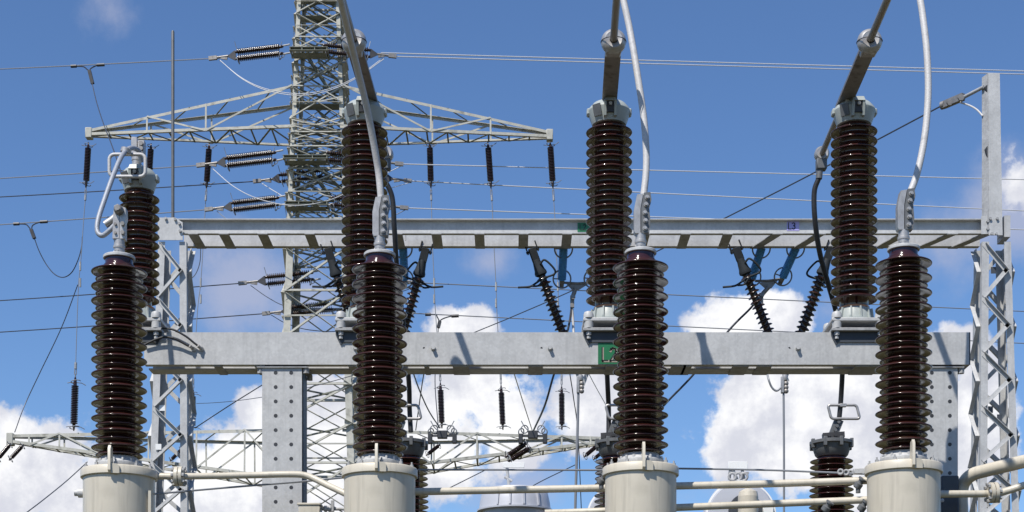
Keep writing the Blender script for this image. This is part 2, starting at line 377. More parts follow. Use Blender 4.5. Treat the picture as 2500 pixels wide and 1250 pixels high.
def side_clamp(t):                                         # bolted cable clamp, cable leaving upwards
    x, y, _ = WL[t]
    b = MB()
    b.prism([(x-0.062,y-0.045,6.52),(x-0.052,y-0.045,6.50),(x-0.005,y-0.045,6.50),(x-0.005,y-0.045,6.72),(x+0.02,y-0.045,6.86),(x-0.035,y-0.045,6.85),(x-0.062,y-0.045,6.72)], (0,0.09,0))
    c = b.build('cable_clamp', alu, t)
    b = MB()
    b.prism([(x+0.002,y-0.05,6.50),(x+0.075,y-0.05,6.505),(x+0.085,y-0.05,6.60),(x+0.075,y-0.05,6.72),(x+0.095,y-0.05,6.80),(x+0.085,y-0.05,6.87),(x+0.026,y-0.05,6.865),(x+0.002,y-0.05,6.72)], (0,0.10,0))
    b.build('clamp_jaw', castdk, c)
    b = MB()
    for z, dx in ((6.54,0.035),(6.61,0.04),(6.68,0.035),(6.755,0.045),(6.82,0.055)):
        b.cyl((x+dx,y-0.05,z),(x+dx,y-0.060,z),0.021,16); b.bolt((x+dx,y-0.060,z),(0,-1,0),0.015,0.022)
    build_parts(b,'bolt', alu, c)
def loop_clamp(t):                                         # the clamp of the leftmost one, cable leaving to the left
    x, y, _ = WL[t]
    b = MB()
    b.prism([(x-0.05,y-0.05,6.50),(x+0.01,y-0.05,6.50),(x+0.01,y-0.05,6.80),(x+0.0,y-0.05,6.815),(x-0.035,y-0.05,6.80),(x-0.045,y-0.05,6.68)], (0,0.10,0))
    c = b.build('cable_clamp', alu, t)
    b = MB(); b.prism([(x+0.013,y-0.045,6.50),(x+0.06,y-0.045,6.50),(x+0.06,y-0.045,6.66),(x+0.07,y-0.045,6.69),(x+0.068,y-0.045,6.78),(x+0.013,y-0.045,6.80)], (0,0.09,0)); b.build('clamp_jaw', alu, c)
    b = MB()
    b.lathe([(0.04,-0.03),(0.044,0.0),(0.04,0.04),(0.026,0.055)], (x+0.01,y-0.05,6.755), (0,-1,0), 24)
    for z in (6.55,6.63): b.cyl((x-0.022,y-0.05,z),(x-0.022,y-0.066,z),0.013,8); b.bolt((x+0.045,y-0.045,z),(0,-1,0),0.02,0.03)
    b.cyl((x+0.012,y-0.118,6.755),(x+0.012,y-0.124,6.755),0.022,16)
    build_parts(b,'bolt', alud, c)
    b = MB(); b.tube(spline([(x-0.13,y,6.64),(x-0.07,y,6.68),(x-0.02,y,6.72)],5), [0.034]*11, 12); b.build('cable_sleeve', alu, c)
TX = [(291,15.0),(927,14.92),(1564,14.85),(2206,14.75)]
TL = ['leftmost brown instrument transformer on beige tank, grey cable looping off its left side',
      'brown instrument transformer on beige tank standing in front of the pylon',
      'brown instrument transformer on beige tank, covering part of the green L2 sign',
      'rightmost brown instrument transformer on beige tank, beside the thick bent pipe']
TP = [V(((px-CX)/F*D, D, 0)) for px, D in TX]
tr1 = make_transformer(TP[0], TL[0]); trs = [tr1]
for i in (1,2,3):
    c = copy_tree(tr1); c.location = TP[i]; c['label'] = TL[i]; trs.append(c)
    def setwl(o, l):
        WL[o] = V(l)
        for ch in o.children: setwl(ch, l)
    setwl(c, TP[i])
loop_clamp(tr1)
x, y, _ = TP[0]
MB().lathe([(0.045,0),(0.045,0.05),(0.03,0.055),(0.03,0.085),(0.012,0.09)], (x-0.322,y,4.185), (-1,0,0), 20).build('filler_plug', galv, tr1)
MB().box(x+0.30,x+0.325,y-0.16,y-0.14,3.2,4.18).build('edge_strip', beige, tr1)
side_clamp(trs[1])
bpy.context.view_layer.update()
for t in trs[2:]:
    for ch in list(trs[1].children):
        if ch.name.startswith('cable_clamp'):
            c = copy_tree(ch, t); break
# bright flexible cables from the clamps, rising towards the camera and over it
def px_cable(name, pts, r, m, label, cat='cable', seg=14, n=10, group=None):
    return wire(name, [P(*p) for p in pts], r, m, label, cat, group, seg, n)
px_cable('flexible_cable', [(931,512,14.92),(929,470,14.92),(921,400,14.90),(897,270,14.72),(868,150,14.40),(841,40,13.95),(815,-70,13.5),(770,-260,12.8)], 0.031, white_cable, 'bright stranded cable crossing in front of the left grey insulator head', group='bright cables rising from the transformers')
px_cable('flexible_cable', [(1565,515,14.85),(1571,480,14.86),(1578,400,14.9),(1573,300,14.95),(1556,180,15.02),(1539,80,15.1),(1522,0,15.15),(1500,-100,15.25),(1470,-280,15.5)], 0.031, white_cable, 'bright stranded cable rising right beside the middle grey insulator head', group='bright cables rising from the transformers')
px_cable('flexible_cable', [(2203,520,14.75),(2216,485,14.76),(2240,420,14.8),(2258,330,14.85),(2266,230,14.9),(2263,130,14.95),(2253,40,15.02),(2242,-40,15.1),(2225,-260,15.4)], 0.031, white_cable, 'bright stranded cable bowing out to the right of the rightmost transformer clamp', group='bright cables rising from the transformers')

# ------------------------------------------------------------------ rear row: post insulators on the lower beam
ZB = 5.885                                                 # top of the lower beam
DB = 16.05
def make_post(px, label, n, z1, r, zhead, small=False):
    x = (px-CX)/F*DB; y = DB
    t = thing('post_insulator', label, 'insulator', (x,y,ZB), 'post insulators standing on the lower beam')
    A = V((x,y,0))
    b = MB()
    b.box(x-0.265,x+0.265,y-0.245,y+0.28,ZB+0.001,ZB+0.030,0.004); pl = b.build('mounting_plate', galvd, t)
    b = MB(); b.prism([(x-0.262,y-0.196,ZB-0.001),(x+0.262,y-0.196,ZB-0.001),(x+0.262,y-0.196,ZB-0.03),(x+0.215,y-0.196,ZB-0.125),(x+0.19,y-0.196,ZB-0.10),(x-0.19,y-0.196,ZB-0.10),(x-0.215,y-0.196,ZB-0.125),(x-0.262,y-0.196,ZB-0.03)],(0,0.012,0)); b.build('shaded_clamp_bar', slate, pl)  # bracket face below the plate, its shade put into the slate colour
    b = MB()
    for sx in (-1,1):
        for yy in (y-0.205,y+0.22):
            b.cyl((x+sx*0.21,yy,ZB-0.05),(x+sx*0.21,yy,ZB+0.16),0.014,8); b.bolt((x+sx*0.21,yy,ZB-0.006),(0,0,-1),0.028,0.03); b.bolt((x+sx*0.21,yy,ZB-0.05),(0,0,-1),0.020,0.02)
            b.cyl((x+sx*0.21,yy,ZB+0.030),(x+sx*0.21,yy,ZB+0.092),0.045,20)
            b.lathe([(0.05,0.128),(0.05,0.16),(0.042,0.185),(0.02,0.195)], (x+sx*0.21,yy,ZB), seg=20)
    build_parts(b,'spacer_bolt', galv, pl)
    b = MB(); b.box(x-0.262,x+0.262,y-0.242,y+0.275,ZB+0.093,ZB+0.128,0.006); b.build('upper_plate', galv, t)
    b = MB(); zb = ZB+0.128
    zt = zb+0.135
    b.lathe([(0.205,zb),(0.205,zb+0.02),(0.178,zb+0.028),(0.166,zt-0.03),(0.152,zt)], A, seg=40)
    for i in range(12):
        a = 2*math.pi*(i+0.3)/12; d = V((math.cos(a),math.sin(a),0))
        b.bar(A+d*0.172+V((0,0,zb+0.02)), A+d*0.155+V((0,0,zt-0.004)), 0.014, 0.05, d)
        b.bolt(A+d*0.188+V((0,0,zb+0.02)), (0,0,1), 0.013, 0.022)
    b.build('base_casting', casting, t)
    MB().lathe([(0.150,zt+0.001),(0.150,zt+0.02),(0.138,zt+0.028)], A, seg=40).build('cement_ring', cement, t)
    zl = zt+0.095; pitch = (z1-zl)/(n-1)
    zs = [(z1-pitch*i, r) for i in range(n)]
    ztop = zhead
    MB().lathe(shed_profile(zs, r*0.62, ztop, zt+0.02, 0.0085, 0.036, 0.020), A, seg=64).build('porcelain_sheds', porc, t, ang=60)
    # cast head
    h = zhead
    s = 0.86 if small else 1.0
    b = MB(); b.lathe([(0.150*s,h-0.01),(0.166*s,h-0.006),(0.170*s,h+0.006),(0.206*s,h+0.105),(0.210*s,h+0.125),(0.200*s,h+0.150),(0.160*s,h+0.195),(0.10*s,h+0.222),(0.05,h+0.228)], A, seg=28)
    for sg in (-1,1):
        b.box(x+sg*0.192*s-0.028,x+sg*0.192*s+0.028,y-0.05,y+0.045,h+0.085,h+0.150,0.012)
    hd = b.build('head_casting', casting, t, ang=32)
    d = V((math.sin(R(-38)),-math.cos(R(-38)),0)); e_ = V((d.y,-d.x,0)); b = MB(); c_ = A+d*(0.203*s)+V((0,0,h+0.085))
    b.prism([c_+e_*0.045+V((0,0,0.055))+d*0.012, c_-e_*0.045+V((0,0,0.055))+d*0.012, c_-e_*0.045-V((0,0,0.05))-d*0.018, c_+e_*0.045-V((0,0,0.05))-d*0.018], d*0.006); b.build('rating_plate', castdk, hd)
    b = MB()
    for sg in (-1,1): b.prism([(x+sg*0.05-0.012,y-0.15*s,h+0.01),(x+sg*0.05-0.012,y-0.20*s,h+0.02),(x+sg*0.05-0.012,y-0.235*s,h+0.15),(x+sg*0.05-0.012,y-0.18*s,h+0.19)], (0.024,0,0))
    b.prism([(x-0.062,y-0.24*s,h+0.15),(x+0.062,y-0.24*s,h+0.15),(x+0.05,y-0.22*s,h+0.195),(x-0.05,y-0.22*s,h+0.195)], (0,0.10,0))
    b.build('bolt_housing', casting, hd)
    b = MB(); b.prism([(x-0.036,y-0.208*s,h+0.05),(x+0.036,y-0.208*s,h+0.05),(x+0.036,y-0.22*s,h+0.148),(x-0.036,y-0.22*s,h+0.148)], (0,0.05,0)); b.build('recess_shade', steeldk, hd)  # dark block painting the shade inside the head's front recess
    b = MB(); b.bolt((x,y-0.22*s,h+0.125),(0,-0.8,-0.2),0.017,0.03); b.build('housing_bolt', alu, hd)
    return t
ZH = 7.962
PX = [890,1487,2085]
PL = ['dark ribbed post insulator directly right of the pylon shaft, grey cast head',
      'dark ribbed post insulator with grey cast head above the green L2 sign',
      'dark ribbed post insulator with grey cast head nearest the right gantry column']
post = make_post(PX[0], PL[0], 18, 7.885, 0.227, ZH); posts = [post]
for i in (1,2):
    c = copy_tree(post); c.location = ((PX[i]-CX)/F*DB, DB, ZB); c['label'] = PL[i]; posts.append(c)
npx = posts[2]
# rating plate on the side of heads
xx = (PX[2]-CX)/F*DB
lp = make_post(340, 'shorter dark post insulator behind the leftmost transformer, rectangular white ring on top', 12, 7.235, 0.196, 7.315, True)
x0 = (340-CX)/F*DB
# its terminal: stem, clamp and rounded-rectangle corona ring
b = MB(); b.lathe([(0.06,7.53),(0.06,7.56),(0.045,7.565),(0.045,7.60),(0.05,7.605),(0.05,7.63)], (x0-0.02,DB-0.02,0), seg=24)
b.box(x0-0.07,x0-0.01,DB-0.05,DB+0.03,7.63,7.83,0.006); b.box(x0-0.005,x0+0.06,DB-0.05,DB+0.03,7.63,7.80,0.006)
st = b.build('terminal_clamp', alu, lp)
b = MB()
for z in (7.66,7.71,7.76): b.cyl((x0+0.03,DB-0.05,z),(x0+0.03,DB-0.075,z),0.022,12)
build_parts(b,'bolt', alud, st)
def round_rect(c, wx, hz, rad, r, m, name, parent, skew=0.0, tilt=(0,0)):
    pts = []
    for sx, sz, a0 in ((1,1,0),(-1,1,90),(-1,-1,180),(1,-1,270)):
        for kk in range(7):
            a = R(a0+15*kk)
            dx = sx*(wx/2-rad)+rad*math.cos(a); dz = sz*(hz/2-rad)+rad*math.sin(a)
            pts.append(V(c)+V((dx+skew*dz, tilt[0]*dx+tilt[1]*dz, dz)))
    return MB().tube(pts, r, 10, True).build(name, m, parent)
round_rect(P(311,404,15.75), S(88,15.75), S(54,15.75), 0.05, 0.017, white_cable, 'corona_ring', lp, 0.0, (0.0,0.0))
MB().bar(P(338,430,15.75), P(338,428,16.0), 0.05, 0.02).build('ring_bracket', alu, lp)
# grey cable looping from that terminal down to the leftmost transformer
MB2 = px_cable('looping_cable', [(345,395,15.98),(338,368,15.9),(318,362,15.75),(298,380,15.55),(278,425,15.35),(258,480,15.2),(240,535,15.08),(238,565,15.04),(250,575,15.02),(268,562,15.0),(283,545,15.0)], 0.023, grey_cable, 'dull grey cable looping from the shorter post insulator down to the leftmost transformer')
b = MB(); b.lathe([(0.03,-0.035),(0.05,-0.03),(0.05,0.01),(0.03,0.02)], P(308,366,15.66), (0.3,0,1), 20)
o = b.build('cable_collar', alu, MB2); 

# tubular conductors running in depth over the post heads
def make_conductor(xh, label):
    z = 8.185; t = thing('tubular_conductor', label, 'conductor', (xh,DB,z), 'tubular conductors over the post heads')
    dx = 0.030
    X = lambda y: xh+dx*(y-DB)
    b = MB(); b.cyl((X(14.72),14.72,z+0.01),(X(6.5),6.5,z+0.01),0.033,20); b.build('front_tube', tubem, t)
    b = MB(); b.bar((X(14.80),14.80,z-0.02),(X(16.12),16.12,z-0.02),0.145,0.03); 
    b.bar((X(14.85),14.85,z+0.01),(X(16.1),16.1,z+0.01),0.03,0.04)
    b.build('flat_bar', alud, t)
    b = MB(); c = V((X(14.72),14.72,z+0.005))
    pr = [(0.036,-0.055),(0.075,-0.062),(0.10,-0.045),(0.112,-0.015),(0.112,0.015),(0.10,0.045),(0.075,0.062),(0.036,0.055)]
    b.lathe(pr, c, (dx,1,0), 28, cap=False)
    b.box(c.x-0.07,c.x+0.07,c.y-0.03,c.y+0.10,z-0.095,z-0.03,0.01)
    cl = b.build('ball_clamp', alu, t)
    MB().ring(c, 0.113, 0.004, (0,0,1), 32).build('clamp_seam', steeldk, cl)
    b = MB(); b.cyl((X(16.05),16.05,z+0.0),(X(17.42),17.42,z+0.0),0.031,20); b.build('rear_tube', tubem, t)
    b = MB(); b.lathe([(0.055,8.17-z),(0.055,8.20-z)], (xh,DB,z), seg=20); b.box(xh-0.045,xh+0.045,DB-0.12,DB+0.08,z-0.075,z-0.036,0.01)
    b.cyl((xh,DB-0.02,z-0.03),(xh,DB-0.02,z+0.06),0.03,16); b.bolt((xh,DB-0.13,z-0.05),(0,-1,0),0.022,0.03)
    b.build('pivot_post', galv, t)
    c = V((X(17.42),17.42,z))
    b = MB(); b.lathe([(0.034,-0.05),(0.06,-0.055),(0.078,-0.03),(0.078,0.03),(0.06,0.055),(0.034,0.05)], c, (dx,1,0), 24); e = b.build('end_clamp', alu, t)
    b = MB(); b.box(c.x-0.06,c.x+0.05,c.y-0.05,c.y+0.05,z-0.17,z-0.05,0.012); b.cyl(c+V((-0.02,0,-0.15)),c+V((-0.03,0.0,-0.26)),0.035,14); b.build('drop_terminal', castdk, e)
    return t
CXs = [(905-CX)/F*16-0.0, (1488-CX)/F*16, (2063-CX)/F*16]
CL = ['dark tubular conductor leaning over the left post head, partly behind the bright cable',
      'dark tubular conductor running straight up over the middle post head',
      'dark tubular conductor slanting to upper right over the right post head']
cd = make_conductor(CXs[0], CL[0])
for i in (1,2):
    c = copy_tree(cd); c.location = (CXs[i],DB,8.185); c['label'] = CL[i]
# dark jumpers from the end clamps down to the rear voltage transformers
def dropper(xc, pts, label):
    a = V((xc+0.030*(17.42-DB)-0.03, 17.42, 8.185-0.25))
    return wire('drop_cable', [a]+[P(*p) for p in pts], 0.028, dark_cable, label, 'cable', 'black drop cables behind the post insulators', 12, 10)
dropper(CXs[0], [(957,480,17.45),(963,560,17.5),(969,650,17.65),(985,800,18.0),(998,930,18.3),(1000,1000,18.5),(1003,1055,18.5)], 'black drop cable emerging between the left post and the gantry beam')
dropper(CXs[1], [(1480,480,17.45),(1476,600,17.6),(1478,800,18.0),(1483,930,18.3),(1486,1000,18.5),(1486,1062,18.5)], 'black drop cable hidden behind the middle post insulator')
dropper(CXs[2], [(1988,470,17.45),(1990,540,17.5),(2002,620,17.65),(2024,700,17.85),(2045,780,18.05),(2056,880,18.25),(2054,960,18.45),(2048,1032,18.5)], 'black drop cable bowing down left of the right post insulator')

# ------------------------------------------------------------------ lower support beam, its columns and signs
DF = 15.87; BX0 = S(352-CX,DF); BX1 = S(2366-CX,DF); BZ0 = CZ+(HZ-890)/F*DF
t = thing('support_beam', 'thick grey steel beam carrying the dark post insulators, mottled face', 'beam', (S(1250-CX,DF),DF+0.2,BZ0))
b = MB(); tk = 0.012
b.box(BX0,BX1,DF,DF+tk,BZ0,ZB); b.box(BX0,BX1,DF+tk,DF+0.10,ZB-tk,ZB-0.0005); b.box(BX0,BX1,DF+tk,DF+0.085,BZ0,BZ0+tk); b.build('front_channel', galv, t)
b = MB(); b.box(BX0,BX1,DF+0.40-tk,DF+0.40,BZ0,ZB); b.box(BX0,BX1,DF+0.30,DF+0.40-tk,ZB-tk,ZB-0.0005); b.box(BX0,BX1,DF+0.20,DF+0.40-tk,BZ0,BZ0+tk); b.build('rear_channel', galv, t)
for px, wd in ((520,20),(620,26),(850,60),(1035,12),(1105,40),(1290,36),(1480,60),(1640,36),(1670,20),(1790,40),(1850,36),(2090,60),(2250,30)):
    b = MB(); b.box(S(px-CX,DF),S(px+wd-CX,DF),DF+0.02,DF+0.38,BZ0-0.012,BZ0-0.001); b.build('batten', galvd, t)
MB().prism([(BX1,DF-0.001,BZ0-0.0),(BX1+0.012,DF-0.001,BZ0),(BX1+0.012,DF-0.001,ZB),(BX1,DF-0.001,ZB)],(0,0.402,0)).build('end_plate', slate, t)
b = MB()
for px in (868,1058,1343,1948): b.cyl(P(px,850,DF),P(px,850,DF-0.012),0.024,16); b.bolt(P(px,850,DF-0.012),(0,-1,0),0.019,0.03)
build_parts(b,'bolt', galv, t)
b = MB()
for px in (1035,1322,1927): b.cyl(P(px,850,DF-0.001),P(px,850,DF+0.002),0.011,16)
build_parts(b,'bolt_hole', steeldk, t)
def plate_column(x0p, x1p, label, holes):
    D = DF+0.03; x0 = S(x0p-CX,D); x1 = S(x1p-CX,D); zt = BZ0-0.014
    t = thing('steel_column', label, 'column', ((x0+x1)/2,D,0), 'perforated columns under the lower beam')
    b = MB(); b.box(x0,x1,D,D+0.012,0.02,zt); b.box(x0,x0+0.012,D+0.012,D+0.12,0.02,zt); b.box(x1-0.012,x1,D+0.012,D+0.12,0.02,zt); b.build('front_channel', galv, t)
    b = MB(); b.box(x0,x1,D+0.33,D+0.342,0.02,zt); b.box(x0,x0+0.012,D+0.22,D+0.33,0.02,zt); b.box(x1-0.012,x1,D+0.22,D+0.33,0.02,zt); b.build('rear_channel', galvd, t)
    b = MB(); b.box(x1+0.001,x1+0.010,D+0.03,D+0.32,0.02,zt-0.03); b.build('shaded_side', slate, t)  # right face of the column, its shaded tone given as colour
    b = MB()
    for hx in holes:
        for i in range(14):
            p = P(hx,910+35*i,D-0.001)
            if p.z < 0.3 or (hx==2318 and False): continue
            b.cyl(p,p+V((0,0.003,0)),0.019,14)
    build_parts(b,'bolt_hole', steeldk, t)
    b = MB(); b.box(x0-0.05,x1+0.06,D-0.02,D+0.36,zt-0.012,zt-0.0005)
    for xx in (x0-0.02,x1+0.04): b.bolt((xx,D+0.02,zt-0.012),(0,0,-1),0.03,0.05); b.bolt((xx,D+0.3,zt-0.012),(0,0,-1),0.03,0.05)
    b.build('head_plate', galvd, t)
    b = MB(); b.box(x0-0.1,x1+0.1,D-0.1,D+0.45,0.0,0.15); b.build('footing', concrete, t)
plate_column(640,737,'grey perforated steel column under the beam left of the second tank', (658+27-12,711))
plate_column(2262,2338,'grey perforated steel column under the right end of the beam', (2275,2319))
def stroke_text(mb, glyphs, o, h, wst, sw, th):
    wst *= 0.72; K = 0.80            # plain strokes, facing -y
    G = {'L': [[(0,1),(0,0),(0.55,0)]], '2': [[(0,0.78),(0.08,0.93),(0.28,1),(0.47,0.94),(0.55,0.76),(0.50,0.58),(0,0),(0.58,0)]],
         '3': [[(0,0.88),(0.14,0.98),(0.30,1),(0.48,0.93),(0.54,0.76),(0.46,0.60),(0.24,0.53),(0.46,0.47),(0.57,0.28),(0.50,0.09),(0.30,0),(0.12,0.02),(0,0.14)]]}
    x = 0
    for g in glyphs:
        for pl in G[g]:
            for a, c in zip(pl[:-1], pl[1:]):
                p = V(o)+V((x+a[0]*h*K,0,a[1]*h)); q = V(o)+V((x+c[0]*h*K,0,c[1]*h)); d = (q-p).normalized()*sw*0.45
                mb.bar(p-d, q+d, sw, th, (0,1,0))
        x += wst*h
def sign(px0,px1,py0,py1,D,m,tm,text,label,gx,gy,gh,sw, outline=False):
    a = P(px0,py1,D); c = P(px1,py0,D)
    t = thing('phase_sign', label, 'sign', ((a.x+c.x)/2,D,a.z), None)
    b = MB(); b.box(a.x,c.x,D-0.004,D-0.0005,a.z,c.z); b.build('sign_plate', m, t)
    b = MB(); o = P(gx,gy,D-0.006)
    if outline:
        b2 = MB(); stroke_text(b2, text, V(o)+V((0.006,0.0006,-0.006)), S(gh,D), 0.86, S(sw*1.9,D), 0.0012); b2.build('letter_edge', outline, t)
    stroke_text(b, text, o, S(gh,D), 0.86, S(sw,D), 0.002); b.build('lettering', tm, t)
sign(1460,1530,837,889,DF,signg,signk,'L2','green sign reading L2 on the thick lower beam',1470,880,31,2.8, mat('sign_letter_edge',(0.35,0.30,0.24),0.5))

# dark earthing cables with bright lugs on the left end of the beam
px_cable('earthing_cable', [(350,800,15.84),(385,801,15.83),(420,804,15.82),(452,820,15.82),(475,838,15.83),(491,850,15.84)], 0.010, dark_cable, 'upper black earthing cable arching onto the left end of the beam', group='earthing cables at the beam end')
px_cable('earthing_cable', [(352,842,15.84),(378,830,15.83),(402,823,15.82),(430,828,15.82),(455,842,15.83),(472,850,15.84)], 0.011, dark_cable, 'lower black earthing cable arching onto the left end of the beam', group='earthing cables at the beam end')
for px, py, lab in ((491,851,'bright cable lug ending the upper earthing cable'),(471,851,'bright cable lug ending the lower earthing cable')):
    b = MB(); b.cyl(P(px-8,py-7,15.82),P(px,py,15.85),0.016,12); b.cyl(P(px+1,py+1,15.866),P(px+1,py+1,15.845),0.022,14)
    tag(b.build('cable_lug', alu, None, P(px,py,15.85)), lab, 'lug', 'earthing cables at the beam end')

# ------------------------------------------------------------------ gantry
DG = 20.0
def lattice_column(legs, label, phase, zt_py=588):
    # legs: near-left and near-right leg as ((px,py),(px,py)); depth 0.36 m
    def line(a, b):
        p = P(*a, DG+0.03); q = P(*b, DG+0.03); return lambda z: p+(q-p)*((z-p.z)/(q.z-p.z))
    L, Rr = line(*legs[0]), line(*legs[1]); zt = CZ+(HZ-zt_py)/F*DG
    dep = lambda z: V((0,0.36+0.02*(zt-z),0))
    t = thing('gantry_column', label, 'gantry column', ((L(0)+Rr(0))/2), 'lattice columns of the gantry')
    fs = {'nl':(L,0,1,1),'nr':(Rr,0,-1,1),'fl':(L,1,1,-1),'fr':(Rr,1,-1,-1)}
    for kx in fs:
        f, far, sx, sy = fs[kx]; p = f(0.05)+dep(0.05)*far; q = f(zt)+dep(zt)*far
        MB().angle(p,q,0.085,0.010,(sx,0,0),(0,sy,0)).build('leg', galv, t)
    def lace(f, g, nrm, off, name):
        b = MB(); z = zt-0.02; flip = phase; stp = 0.335
        while z > 0.5:
            p, q = (f(z), g(z-stp)) if flip else (g(z), f(z-stp))
            b.angle(p+off, q+off, 0.05, 0.006, (q-p).cross(V(nrm)), nrm)
            z -= stp; flip = not flip
        b.build(name, galv, t)
    i = 0.04
    lace(lambda z: L(z)+V((i,0,0)), lambda z: Rr(z)-V((i,0,0)), (0,-1,0), V((0,-0.001,0)), 'front_lacing')
    phase = not phase
    lace(lambda z: L(z)+dep(z)+V((i,0,0)), lambda z: Rr(z)+dep(z)-V((i,0,0)), (0,1,0), V((0,0.001,0)), 'rear_lacing')
    lace(lambda z: L(z)+V((0,i,0)), lambda z: L(z)+dep(z)-V((0,i,0)), (-1,0,0), V((-0.001,0,0)), 'left_lacing')
    lace(lambda z: Rr(z)+V((0,i,0)), lambda z: Rr(z)+dep(z)-V((0,i,0)), (1,0,0), V((0.001,0,0)), 'right_lacing')
    b = MB(); c = (L(0)+Rr(0))/2; b.box(c.x-0.6,c.x+0.6,DG-0.4,DG+1.2,0.0,0.12); b.build('footing', concrete, t)
    return t
gl = lattice_column((((386,590),(366,1150)),((455,590),(457,1150))), 'grey lattice gantry column on the left, behind the leftmost insulators', True)
gr = lattice_column((((2398,590),(2392,1250)),((2468,590),(2488,1250))), 'grey lattice gantry column at the right edge of the photo', True)
b = MB()
for px, py in ((395,995),(386,1090)): p = P(px,py,DG+0.02); b.box(p.x-0.03,p.x+0.04,p.y-0.006,p.y,p.z-0.04,p.z+0.03)
build_parts(b,'step_plate', whitep, gl)
b = MB()
for px, py in ((2425,660),(2440,1020),(2418,1000)): p = P(px,py,DG+0.1); b.box(p.x-0.03,p.x+0.03,p.y-0.006,p.y,p.z-0.04,p.z+0.04)
build_parts(b,'step_plate', slate, gr)
# the beam: two channels open to the outside, battens underneath
gx0, gx1 = S(428-CX,DG), S(2422-CX,DG)
gz1 = CZ+(HZ-532)/F*DG; gz0 = CZ+(HZ-568)/F*DG; GW = 0.52
t = gb = thing('gantry_beam', 'long grey gantry beam with dark battens underneath, behind the post insulators', 'beam', (0,DG,gz0))
b = MB(); b.box(gx0,gx1,DG+0.085,DG+0.097,gz0,gz1); b.box(gx0,gx1,DG+0.022,DG+0.085,gz1-0.012,gz1-0.0005); b.box(gx0,gx1,DG+0.03,DG+0.085,gz0,gz0+0.010); b.build('front_channel', galv, t)
b = MB(); b.box(gx0,gx1,DG+GW,DG+GW+0.012,gz0,gz1); b.box(gx0,gx1,DG+GW+0.012,DG+GW+0.09,gz1-0.012,gz1-0.0005); b.box(gx0,gx1,DG+GW+0.012,DG+GW+0.09,gz0,gz0+0.010); b.build('rear_channel', galv, t)
for px in (470,545,640,755,863,970,1065,1170,1278,1385,1480,1575,1675,1778,1880,1985,2080,2190,2300,2385):
    sk = 0 if px < 1780 else (0.10 if px < 2300 else 0.14)
    x = S(px-CX,DG)
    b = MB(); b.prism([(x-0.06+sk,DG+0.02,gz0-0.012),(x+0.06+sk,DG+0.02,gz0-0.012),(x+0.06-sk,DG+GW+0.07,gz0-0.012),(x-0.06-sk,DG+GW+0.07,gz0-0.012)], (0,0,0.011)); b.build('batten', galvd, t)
b = MB()
for px in (990,1372,1875,1988): p = P(px,532,DG+0.3); b.cyl((p.x,p.y,gz0),(p.x,p.y,gz1+0.09),0.008,8)
build_parts(b,'stud', galv, t)
p = P(385,586,DG-0.002); q = P(446,531,DG-0.002)
b = MB(); b.prism([p,(q.x-0.0,p.y,p.z),(q.x,p.y,q.z-0.06),(q.x-0.09,p.y,q.z),(p.x,p.y,q.z)], (0,0.012,0))
pl = b.build('corner_plate', galv, t)
b = MB()
for px, py in ((405,534),(428,536),(438,546),(440,564)): b.bolt(P(px,py,DG-0.003),(0,-1,0),0.018,0.025)
build_parts(b,'bolt', galvd, pl)
b = MB(); b.box(S(2395-CX,DG),S(2424-CX,DG),DG-0.012,DG-0.001,gz0-0.02,gz1+0.02); pl = b.build('end_plate', galv, t)
b = MB()
for px, py in ((2411,541),(2411,559)): b.bolt(P(px,py,DG-0.012),(0,-1,0),0.018,0.025)
build_parts(b,'bolt', galvd, pl)
b = MB(); b.box(S(2452-CX,DG),S(2467-CX,DG),DG+0.0,DG+0.3,gz0-0.05,gz1+0.03); b.build('cover_plate', galv, t)
# mast over the right column
zmt = CZ+(HZ-181)/F*DG; mx0 = S(2400-CX,DG); mx1 = S(2444-CX,DG); zb = gz0-0.04
t = thing('gantry_mast', 'grey steel mast standing above the right gantry column', 'mast', (mx0,DG,zb))
b = MB(); b.prism([(mx0+0.065,DG-0.03,zb),(mx1+0.01,DG-0.03,zb),(mx1-0.025,DG-0.03,zmt),(mx0+0.055,DG-0.03,zmt)], (0,0.012,0)); b.build('front_flange', galv, t)
b = MB(); b.prism([(mx0,DG+0.05,zb+0.2),(mx0+0.063,DG-0.03,zb),(mx0+0.053,DG-0.03,zmt),(mx0,DG+0.05,zmt-0.02)], (0.008,0.004,0)); b.build('left_web', galvd, t)
b = MB(); b.prism([(mx1-0.004,DG-0.018,zb),(mx1-0.004,DG+0.15,zb),(mx1-0.036,DG+0.15,zmt),(mx1-0.036,DG-0.018,zmt)], (0.012,0,0)); b.build('right_web', galv, t)
b = MB()
for p3 in (((2402,214),(2413,204),(2409,228)),((2403,366),(2413,352),(2414,402))): b.prism([P(a,c_,DG+0.0) for a, c_ in p3], (0.004,-0.02,0))
build_parts(b,'cutout', steeldk, t)
b = MB()
for px, py in ((2417,534),(2434,534),(2421,571),(2432,571)): b.bolt(P(px,py,DG-0.03),(0,-1,0),0.018,0.022)
build_parts(b,'bolt', galvd, t)
# lightning rod
p = P(422,75,DG+0.2); q = P(422,534,DG+0.2)
b = MB(); b.lathe([(0.020,0),(0.020,(p-q).z-0.02),(0.014,(p-q).z)], q, seg=14)
tag(b.build('lightning_rod', castdk, None, q), 'thin vertical lightning rod above the left gantry column', 'lightning rod')
sign(1410,1440,544,566,DG+0.084,signg,signk,'L2','dull green L2 sign on the gantry beam left of the middle post',1416,561,13,1.6)
sign(1921,1951,541,563,DG+0.084,signl,signk,'L3','small lilac sign reading L3 on the gantry beam',1925,559,15,2.0)
